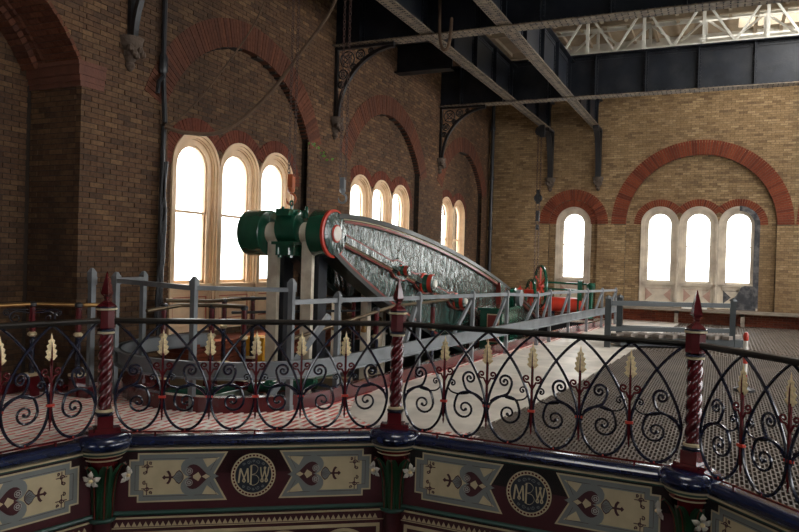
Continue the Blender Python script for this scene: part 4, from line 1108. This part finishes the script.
# pivot pedestal
ped = empty('pivot_pedestal', (-4.35, 14.6, -.3), label='dark green cast pedestal with a cream-lined red panel beside the beam', cat='pedestal')
L0 = Vector((-4.35, 14.6, -.3)); pf = lambda x, y, z: (x-L0.x, y-L0.y, z-L0.z)
q = MB(); q.box((-4.40, 13.7, -.3), (-3.95, 14.9, .62), fn=pf); q.box((-4.44, 13.64, .62), (-3.91, 15.2, .68), fn=pf); q.build('body', M_darkgreen, ped)
q = MB(); q.box((-4.25, 13.68, .00), (-4.00, 13.70, .56), fn=pf); q.build('panel_edge', M_cream, ped)
q = MB(); q.box((-4.23, 13.67, .02), (-4.02, 13.70, .54), fn=pf); q.build('red_panel', M_line, ped)
q = MB(); q.lathe([(.16, 0), (.18, .02), (.18, .3), (.12, .34)], 20, fn=lambda x, y, z: pf(-3.98+z*.3, 14.95+x, .84+y)); q.build('bearing', M_grey, ped, smooth=True)
q = MB(); q.lathe([(.22, -.3), (.22, 0), (.2, .02)], 20, fn=lambda x, y, z: pf(-4.02+z*.3, 14.95+x, .84+y)); q.build('bearing_housing', M_darkgreen, ped, smooth=True)

# ------------------------------------------------------------------ pit curb, pipes in the pit
curb_path = [Vector((p.x, p.y)) for p in pit[:22]]+[Vector((fence_x(20.2)-.1, 20.2))]
curb_path[21] = Vector((fence_x(12.0)-.12, 12.0))
q = MB(); cen = Vector(PIT_C)
inn = []
for p in curb_path:
    d = (Vector((-5.1, max(p.y, 7.0)))-p).normalized(); inn.append(p+d*.10)
q.band([tuple(p) for p in curb_path], [tuple(p) for p in inn], -.3, .15, lambda u, v, d: (u, v, d)); o = q.build('pit_curb', M_maroon); tag(o, 'dark red raised curb running round the engine pit under the grey fence', 'curb')
q = MB(); q.box((-6.72, 7.0, -.3), (-6.60, 20.2, .12)); o = q.build('pit_curb', M_maroon); tag(o, 'dark red curb on the wall side of the engine pit', 'curb')
for (p0, p1, r, mt, lb) in (((-5.9, 6.6, -.25), (-4.25, 7.6, .22), .05, mat('pale_green_paint', (.25, .34, .27), .3, coat=.3), 'pale green pipe sloping across the round end of the pit'),
                            ((-6.3, 6.9, -.18), (-4.3, 7.2, .12), .07, M_darkgreen, 'dark green pipe lying low in the round end of the pit')):
    q = MB(); q.tube([p0, p1], r, 12); q.tube([Vector(p0).lerp(Vector(p1), .7), Vector(p0).lerp(Vector(p1), .73)], r*1.5, 12); o = q.build('pit_pipe', mt, smooth=True); tag(o, lb, 'pipe')
q = MB(); q.bar((-6.45, 7.15, -.02), (-4.1, 7.7, .06), .16, .14); o = q.build('pit_beam', mat('ochre_timber', (.20, .14, .07), .6, var=.25)); tag(o, 'brown timber beam bridging the round end of the pit', 'timber')
# engine floor inside the round end
q = MB(); q.lathe([(1.0, -.5), (1.0, -.45)], 30, (PIT_C[0], PIT_C[1], 0)); o = q.build('pit_stage', mat('pit_red', (.14, .02, .015), .45)); tag(o, 'dark red round stage floor down inside the pit end', 'platform')

# ------------------------------------------------------------------ grey fence round the pit
fence = empty('pit_fence', (0, 0, 0), label='grey painted post and rail fence curving round the engine pit', cat='fence')
def post(x, y, zt_, rz=0, z0=0):
    r = empty('post', (x, y, z0), rz); r.parent = fence
    h = zt_-z0
    q = MB(); q.box((-.028, -.028, 0), (.028, .028, h-.14)); q.box((-.037, -.037, h-.14), (.037, .037, h-.05)); q.box((-.034, -.034, .0), (.034, .034, .05))
    o = q.build('post_body', M_grey, r)
    q = MB(); q.lathe([(.052, h-.05), (.050, h-.045), (.02, h-.004), (.0, h)], 4); c = q.build('post_cap', M_grey, r); c.rotation_euler = (0, 0, pi/4)
    return r
cx, cy = PIT_C; RF = PIT_R+.03
tall = [(-6.62, 6.02), (-6.20, 5.98), (-6.42, 6.62), (-4.87, 5.72), (-4.06, 6.27)]
for i, (x, y) in enumerate(tall): post(x, y, 1.37 if i else 1.40)
post(-6.72, 6.12, 1.34)
low = [(-3.93, 7.02, 1.22), (-3.74, 8.94, 1.17), (-3.56, 10.69, 1.14), (-3.42, 12.15, 1.12), (-3.26, 13.75, 1.05), (-3.18, 14.5, 1.08), (-3.05, 15.8, 1.06), (-2.91, 17.3, 1.04), (-2.77, 18.7, 1.02), (-2.62, 20.1, 1.0)]
for (x, y, z) in low: post(x, y, z)
def rail(name, pts, w_, h_, mt=M_grey, r=None):
    q = MB()
    for a, c in zip(pts, pts[1:]): q.bar(a, c, w_, h_)
    return q.build(name, mt, fence)
rail('upper_rail', [(-6.20, 5.98, 1.27), (-4.87, 5.72, 1.25)], .045, .05)
rail('upper_rail', [(-6.42, 6.62, 1.27), (-6.20, 5.98, 1.27)], .05, .06)
rail('upper_rail', [(-4.87, 5.72, 1.25), (-4.06, 6.27, 1.25)], .04, .045)
rail('upper_rail', [(-4.06, 6.27, 1.12), (-3.93, 7.02, 1.12), (-3.74, 8.94, 1.08)], .045, .05)
rail('upper_rail', [(x, y, z-.08) for x, y, z in low[1:]], .045, .055)
# lower curved channel band
chan = []
for i in range(25):
    a = pi*.80+(2*pi*.985-pi*.80)*i/24
    chan.append((cx+RF*cos(a), cy+RF*sin(a)))
chan += [(-3.72, 9.0), (-3.54, 10.7), (-3.40, 12.15), (-3.16, 14.5), (-2.89, 17.3), (-2.60, 20.1)]
q = MB(); P = chan
def offs(P, e):
    out = []
    for i in range(len(P)):
        a = Vector(P[max(i-1, 0)]); c = Vector(P[min(i+1, len(P)-1)]); t = (c-a).normalized(); out.append((P[i][0]+t.y*e, P[i][1]-t.x*e))
    return out
q.band(offs(P, -.01), offs(P, .02), .34, .52, lambda u, v, d: (u, v, d)); q.band(offs(P, -.01), offs(P, .055), .50, .52, lambda u, v, d: (u, v, d)); q.band(offs(P, -.01), offs(P, .055), .34, .36, lambda u, v, d: (u, v, d))
q.build('channel_rail', M_grey, fence, smooth=True)
for i in range(1, len(low)-1):
    a = Vector(low[i]); c = Vector(low[i+1]); q = MB(); s0 = a.lerp(c, .62 if i != 4 else .5); q.bar((s0.x-.02, s0.y, .45), (c.x-.02, c.y-.04, c.z-.16), .04, .05); q.build('brace', M_grey, fence)
q = MB(); q.bar((-4.35, 6.35, .1), (-4.0, 6.95, .95), .05, .06); q.build('brace', M_grey, fence)
q = MB(); q.bar((-3.75, 8.2, .05), (-3.78, 8.9, .95), .05, .06); q.build('brace', M_grey, fence)

# ------------------------------------------------------------------ brass handrails with twisted posts by the wall
def twist_post(parent, x, y, h, scrolls=False, name='standard', z0=0.12):
    r = empty(name, (x, y, z0)); r.parent = parent; hh_ = h-z0
    q = MB(); q.box((-.06, -.06, -z0), (.06, .06, .10)); q.build('foot', M_maroon, r)
    q = MB(); q.box((-.066, -.066, .10), (.066, .066, .13)); q.build('foot_cap', M_cream, r)
    q = MB(); q.lathe([(.03, hh_*.60), (.05, hh_*.62), (.05, hh_*.64), (.03, hh_*.66)], 10); q.build('cream_ring', M_cream, r)
    q = MB(); n = 12; rows = 20; vs = []
    for k in range(rows+1):
        z = .13+(hh_*.60-.13)*k/rows; tw = 2*pi*1.6*k/rows
        for j in range(n):
            a = 2*pi*j/n; rr = .024+.008*abs(cos(1.5*(a-tw))); vs.append((rr*cos(a), rr*sin(a), z))
    q.add(vs, [(k*n+j, k*n+(j+1) % n, (k+1)*n+(j+1) % n, (k+1)*n+j) for k in range(rows) for j in range(n)]); q.build('twisted_shaft', M_navy, r, smooth=True)
    q = MB(); q.lathe([(.028, hh_*.66), (.036, hh_*.70), (.034, hh_-.03), (.02, hh_-.02)], 8); q.build('neck', M_maroon, r, smooth=True)
    q = MB(); q.lathe([(.02, hh_-.035), (.045, hh_-.02), (.045, hh_+.015), (.02, hh_+.03)], 10); q.build('rail_socket', M_black, r, smooth=True)
    if scrolls:
        q = MB()
        for s_ in (1, -1):
            q.tube([(0, 0, hh_-.10)]+[(s_*px_, 0, pz_) for px_, pz_ in spiral(.17, hh_-.15, .075, .015, pi*.6, 1.4, 18, -1)], .009, 5)
            q.tube([(0, 0, hh_-.06)]+[(s_*px_, 0, pz_) for px_, pz_ in spiral(.26, hh_-.10, .04, .01, pi*.5, 1.2, 12, -1)], .008, 5)
        o = q.build('scroll_bracket', M_navy, r); o.rotation_euler = (0, 0, radians(35))
    return r
brl = empty('brass_handrail', (0, 0, 0), label='brass handrail on twisted posts at far left in front of the brick pier', cat='handrail')
q = MB(); q.tube([(-6.9, 4.2, 1.0), (-6.85, 4.95, 1.0), (-6.83, 5.44, 1.0), (-6.41, 5.66, 1.0), (-6.30, 5.95, .99)], .024, 10); q.build('rail', M_brass, brl, smooth=True)
twist_post(brl, -6.83, 5.42, 1.0, True); twist_post(brl, -6.41, 5.66, 1.0)
q = MB(); q.box((-7.2, 5.62, 0), (-6.2, 5.74, .12)); q.box((-7.7, 5.0, 0), (-7.1, 5.9, .10)); q.build('curb', M_maroon, brl)
brb = empty('brass_handrail', (0, 0, 0), label='brass and dark handrails on twisted posts behind the fence, below the nearest windows', cat='handrail')
q = MB(); q.tube([(-6.15, 6.7, 1.02), (-6.2, 7.6, .97), (-6.2, 8.6, .97)], .024, 10)
q.tube([(-6.05, 6.3, .92), (-5.95, 6.75, .97), (-5.6, 6.92, .98), (-5.15, 6.97, .98)], .024, 10); q.build('rail', M_brass_d, brb, smooth=True)
q = MB(); q.tube([(-6.3, 8.1, .98), (-4.9, 10.2, .99)], .022, 10); q.tube([(-6.3, 8.2, .78), (-4.9, 10.2, .78)], .020, 10); q.build('dark_rail', M_black, brb, smooth=True)
for (x, y) in ((-6.02, 6.55), (-5.62, 6.93), (-5.18, 6.98), (-6.2, 7.9), (-6.2, 8.55), (-5.2, 9.8)): twist_post(brb, x, y, .97, z0=.0)
q = MB(); q.tube([(-4.25, 6.6, .70), (-3.95, 8.6, .98), (-3.8, 10.2, 1.0)], .022, 10); o = q.build('pit_handrail', M_brass_d, smooth=True); 
tag(o, 'tarnished thin handrail just inside the grey fence beside the beam', 'handrail')
fence_in = o
for (x, y) in ((-4.02, 8.2), (-3.84, 9.7)): twist_post(fence_in, x, y, .95, z0=.0)
# low brick bench of red bricks below windows and yellow crate
lowb = MB(); row = 0
for k in range(6): lay(lowb, lambda u, z, d: (LX+.55-d, u, z), [(7.5, 11.2)], k*BH, BH, row, 0, .54); row += 1
o = lowb.build('low_brick_bench', M_redb, recalc=False); tag(o, 'low red brick step along the wall below the nearest windows', 'step'); 
cr = empty('plastic_crate', (-6.22, 8.75, 0), 0, 'yellow plastic crate standing on the floor below the nearest windows', 'crate')
q = MB(); q.prism([(-.15, 0), (.15, 0), (.17, .38), (-.17, .38)], -.12, .12, lambda u, v, d: (u, d, v)); q.build('body', M_yellow, cr)
q = MB(); q.box((-.185, -.14, .36), (.185, .14, .40)); q.box((-.165, -.13, .18), (.165, .13, .20)); q.build('rim', M_yellow, cr)

# ------------------------------------------------------------------ dark grey barrier, battens, bollard
bar = empty('barrier', (-2.0, 14.34, 0), label='dark grey metal barrier frame standing on the floor grating in mid hall', cat='barrier')
B0 = Vector((-2.0, 14.34, 0)); bf = lambda x, y, z: (x-B0.x, y-B0.y, z)
for (x, y) in ((-2.0, 14.34), (-1.86, 14.95), (.22, 15.64)):
    q = MB(); q.box((x-.055, y-.055, 0), (x+.055, y+.055, .95), fn=bf); q.lathe([(.075, .95), (.06, .98), (.0, 1.02)], 4, bf(x, y, 0)); q.build('post', M_bgrey, bar)
for z in (.36, .86):
    q = MB(); q.bar(bf(-2.0, 14.34, z), bf(.22, 15.64, z), .05, .09); q.build('rail', M_bgrey, bar)
    q = MB(); q.bar(bf(-1.86, 14.95, z), bf(.22, 15.64, z), .04, .07); q.build('rail', M_bgrey, bar)
for k in range(9):
    t = k/8; x = -1.78+2.0*t; y = 14.75+1.0*t
    q = MB(); q.box((-.07, -.35, 0), (.07, .35, .07)); o = q.build('batten', M_tread); o.location = (x, y, .19); o.rotation_euler = (0, 0, -.35)
    tag(o, ['short grey timber batten nearest the left barrier post', 'second timber batten counting from the left barrier post', 'third timber batten counting from the left barrier post', 'fourth timber batten, left of the middle of the row by the barrier', 'timber batten in the very middle of the row by the barrier', 'fourth timber batten counting back from the right barrier post', 'third timber batten counting back from the right barrier post', 'second timber batten counting back from the right barrier post', 'short grey timber batten nearest the right barrier post'][k], 'batten', 'timber battens lying inside the barrier')
q = MB()
q.bar((-1.90, 14.68, .11), (.34, 15.95, .11), .55, .15); o = q.build('low_platform', M_bgrey); tag(o, 'low dark platform inside the barrier carrying the row of short battens', 'platform')
bo = empty('striped_bollard', (.31, 10.37, 0), label='red and white striped bollard post on a black base', cat='bollard')
q = MB(); q.lathe([(.13, 0), (.13, .03), (.06, .06), (.03, .07)], 20); q.build('base', M_black, bo, smooth=True)
for k, (z0, z1) in enumerate(((.06, .22), (.22, .36), (.36, .52), (.52, .66), (.66, .72))):
    q = MB(); q.lathe([(.028, z0), (.028, z1)] if k < 4 else [(.028, .66), (.034, .68), (.034, .74), (.02, .77)], 14); q.build('red_band' if k % 2 == 0 else 'white_band', M_scarlet if k % 2 == 0 else M_white, bo, smooth=True)

# ------------------------------------------------------------------ small red and green engine at the back
eng = empty('small_engine', (-4.62, 21.35, 0), label='small red and green stationary engine with flywheel near the far wall', cat='engine')
def wheel(name, x, y, z, r, mt, spoke, parent, axis=Vector((1, 0, 0)), n=6):
    o = empty(name, (x, y, z)); o.parent = parent
    q = MB(); q.tube([(0, r*cos(a), r*sin(a)) for a in [2*pi*i/36 for i in range(36)]], .045, 8, closed=True); q.build('rim', mt, o, smooth=True)
    q = MB(); q.lathe([(.07, -.08), (.07, .08)], 12, fn=lambda a, b_, c: (c, a, b_)); q.build('hub', spoke, o, smooth=True)
    sm = MB(); sm.bar((0, 0, .05), (0, 0, r), .035, .045); sme = sm.mesh('spoke', spoke)
    for k in range(n): inst('spoke', sme, o, (0, 0, 0), (2*pi*k/n, 0, 0))
    return o
def le(x, y, z): return (x+4.2, y-19.6, z)
wh = wheel('flywheel', *le(-4.45, 19.2, .86), .56, M_darkgreen, M_scarlet, eng); wh.rotation_euler = (0, 0, radians(30))
wh = wheel('flywheel', *le(-4.75, 19.35, .56), .46, M_darkgreen, M_scarlet, eng); wh.rotation_euler = (0, 0, radians(30))
q = MB(); q.lathe([(.16, -.02), (.24, 0), (.24, .05), (.20, .06), (.20, .98), (.24, .99), (.24, 1.04), (.16, 1.06)], 24, fn=lambda a, b_, c: le(-4.35+c, 19.3+a, .38+b_)); q.build('cylinder', M_scarlet, eng, smooth=True)
q = MB(); q.box(le(-4.9, 19.2, .55), le(-4.5, 19.5, .75)); q.build('valve_chest', M_scarlet, eng)
for x in (-4.1, -3.55):
    q = MB(); q.lathe([(.09, 0), (.06, .03), (.045, .10), (.05, .17), (.07, .20)], 12, le(x, 19.3, 0)); q.build('leg', M_navy, eng, smooth=True)
q = MB(); q.tube([le(-4.5, 19.25, .98), le(-3.2, 19.25, .96)], .03, 8); q.tube([le(-4.5, 19.25, .80), le(-3.2, 19.25, .78)], .03, 8); q.build('side_bar', M_darkgreen, eng, smooth=True)
q = MB(); q.box(le(-3.42, 19.1, 0), le(-3.30, 19.4, 1.05)); q.lathe([(.14, 0), (.13, .04), (.07, .08), (.06, .75), (.09, .82), (.12, .86), (.12, .96), (.08, 1.0)], 12, le(-3.08, 19.25, 0)); q.build('pillar', M_darkgreen, eng, smooth=True)
q = MB(); q.box(le(-4.7, 19.0, -.02), le(-2.95, 19.6, .05)); q.build('bed', M_maroon, eng)
q = MB(); q.lathe([(.02, 0), (.09, .02), (.09, .2), (.03, .24), (.02, .3)], 12, (-5.45, 20.75, .62)); q.box((-5.48, 20.72, 0), (-5.42, 20.78, .63)); o = q.build('hydrant', M_scarlet, smooth=True); tag(o, 'small bright orange-red fitting left of the green flywheel', 'valve')

eng.scale = (1.07, 1.07, 1.07)
# ------------------------------------------------------------------ chains, hooks, rope
def chain(x, y, z0, z1, label, group, double=True, r=.012):
    root = empty('hoist_chain', (x, y, z0), label=label, cat='chain', group=group)
    k = MB(); 
    for dx in ((-.045, .045) if double else (0,)):
        z = 0; i = 0
        while z < z1-z0:
            a = 0 if i % 2 else pi/2
            P = [(dx+cos(a)*r*1.6*cos(t), sin(a)*r*1.6*cos(t), z+.035*sin(t)) for t in [2*pi*j/6 for j in range(6)]]
            k.tube(P, r*.5, 3, closed=True); z += .052; i += 1
    o = k.build('links', M_rust, root, recalc=False); o['kind'] = 'stuff'
    return root
def hook(root, mt, s=1.0, z=0):
    q = MB(); q.box((-.035*s, -.03*s, z-.16*s), (.035*s, .03*s, z+.0)); q.lathe([(.03*s, z-.22*s), (.045*s, z-.20*s), (.045*s, z-.17*s), (.03*s, z-.15*s)], 10); q.build('hook_block', mt, root, smooth=True)
    P = [(.0, 0, z-.2*s)]+[(.065*s*cos(a), 0, z-.30*s+.065*s*sin(a)) for a in [pi/2-2*pi*.78*i/16 for i in range(17)]]
    q = MB(); q.tube(P, [.016*s]*12+[.014*s]*3+[.010*s, .007*s, .004*s], 8); q.build('hook', mt, root, smooth=True)
M_hook = mat('orange_rust_hook', (.42, .10, .03), .45)
c1 = chain(-5.5, 8.41, 2.74, 6.6, 'rusty double hoist chain ending in an orange hook over the drums', 'hoist chains from the girders'); hook(c1, M_hook, 1.15)
c2 = chain(-5.0, 8.98, 2.75, 6.6, 'dark double hoist chain ending in a blue-grey hook behind the right drum', 'hoist chains from the girders'); hook(c2, M_grey, 1.0)
c3 = chain(-4.86, 20.2, 1.1, 5.45, 'thin long chain with pulley hanging in front of the far wall', 'hoist chains from the girders', r=.016)
q = MB(); q.lathe([(.10, -.03), (.12, -.02), (.09, 0), (.12, .02), (.10, .03)], 16, fn=lambda a, b_, c: (a, c, b_+2.36)); q.box((-.04, -.05, 2.2), (.04, .05, 2.6)); q.build('pulley', M_black, c3, smooth=True)
q = MB(); q.lathe([(.08, -.03), (.14, -.02), (.10, 0), (.14, .02), (.08, .03)], 16, fn=lambda a, b_, c: (a, c, b_+4.28)); q.box((.0, -.05, 4.1), (.14, .05, 4.45)); q.build('pulley', M_black, c3, smooth=True)
q = MB(); q.box((-.05, -.03, 1.7), (.05, .03, 2.0)); q.lathe([(.03, 1.45), (.05, 1.5), (.03, 1.6)], 8); q.build('hook_block', M_black, c3)
P = smooth_path([(-6.83, 7.36, 3.28), (-6.6, 7.55, 3.22), (-6.35, 8.0, 3.32), (-6.05, 8.5, 3.85), (-5.8, 9.0, 4.6), (-5.5, 9.48, 5.53), (-5.45, 9.6, 6.7)], 8)
q = MB(); q.tube(P, .028, 7); o = q.build('slack_cable', M_rope, smooth=True); tag(o, 'thick brown cable swooping from the wall pipe up to the roof', 'cable')
P = smooth_path([(-6.83, 7.36, 3.30), (-6.75, 7.7, 3.55), (-6.6, 8.2, 4.2), (-6.4, 8.8, 5.2), (-6.3, 9.3, 6.6)], 8)
q = MB(); q.tube(P, .012, 6); o = q.build('thin_cable', M_rope); tag(o, 'thin dark line rising above the thick slack cable', 'cable')
# loop of rope over the nearer girder
q = MB(); yy = 12.07-.22
q.tube(smooth_path([(-4.72, yy, 6.75), (-4.72, yy, 6.0), (-4.70, yy, 5.55), (-4.64, yy, 5.36), (-4.56, yy, 5.36), (-4.52, yy, 5.5), (-4.50, yy, 5.72), (-4.50, yy+.01, 5.9)], 6), .03, 7); o = q.build('rope_loop', M_rope, smooth=True); tag(o, 'loop of dark rope hanging below the nearer girder', 'rope')
# green twig growing by the hook
q = MB(); q.tube([(-5.35, 8.6, 3.22), (-5.2, 8.62, 3.16), (-5.08, 8.64, 3.05), (-5.02, 8.66, 2.95)], .005, 4); tw = q.build('vine_sprig', M_rope); tag(tw, 'small green leafy sprig dangling beside the orange hook', 'plant')
lm = MB(); lm.add([(0, 0, 0), (.025, .004, .03), (0, .01, .07), (-.025, .004, .03)], [(0, 1, 2), (0, 2, 3)]); lme = lm.mesh('leaf', M_leafgreen)
for k in range(12):
    t = k/11; p = Vector((-5.35, 8.6, 3.22)).lerp(Vector((-5.02, 8.66, 2.95)), t)+Vector((random.uniform(-.02, .02), 0, random.uniform(-.03, .03)))
    inst('leaf', lme, tw, p, (random.uniform(-.5, .5), random.uniform(0, 6.28), random.uniform(-.6, .6)), (.8, .8, .8))
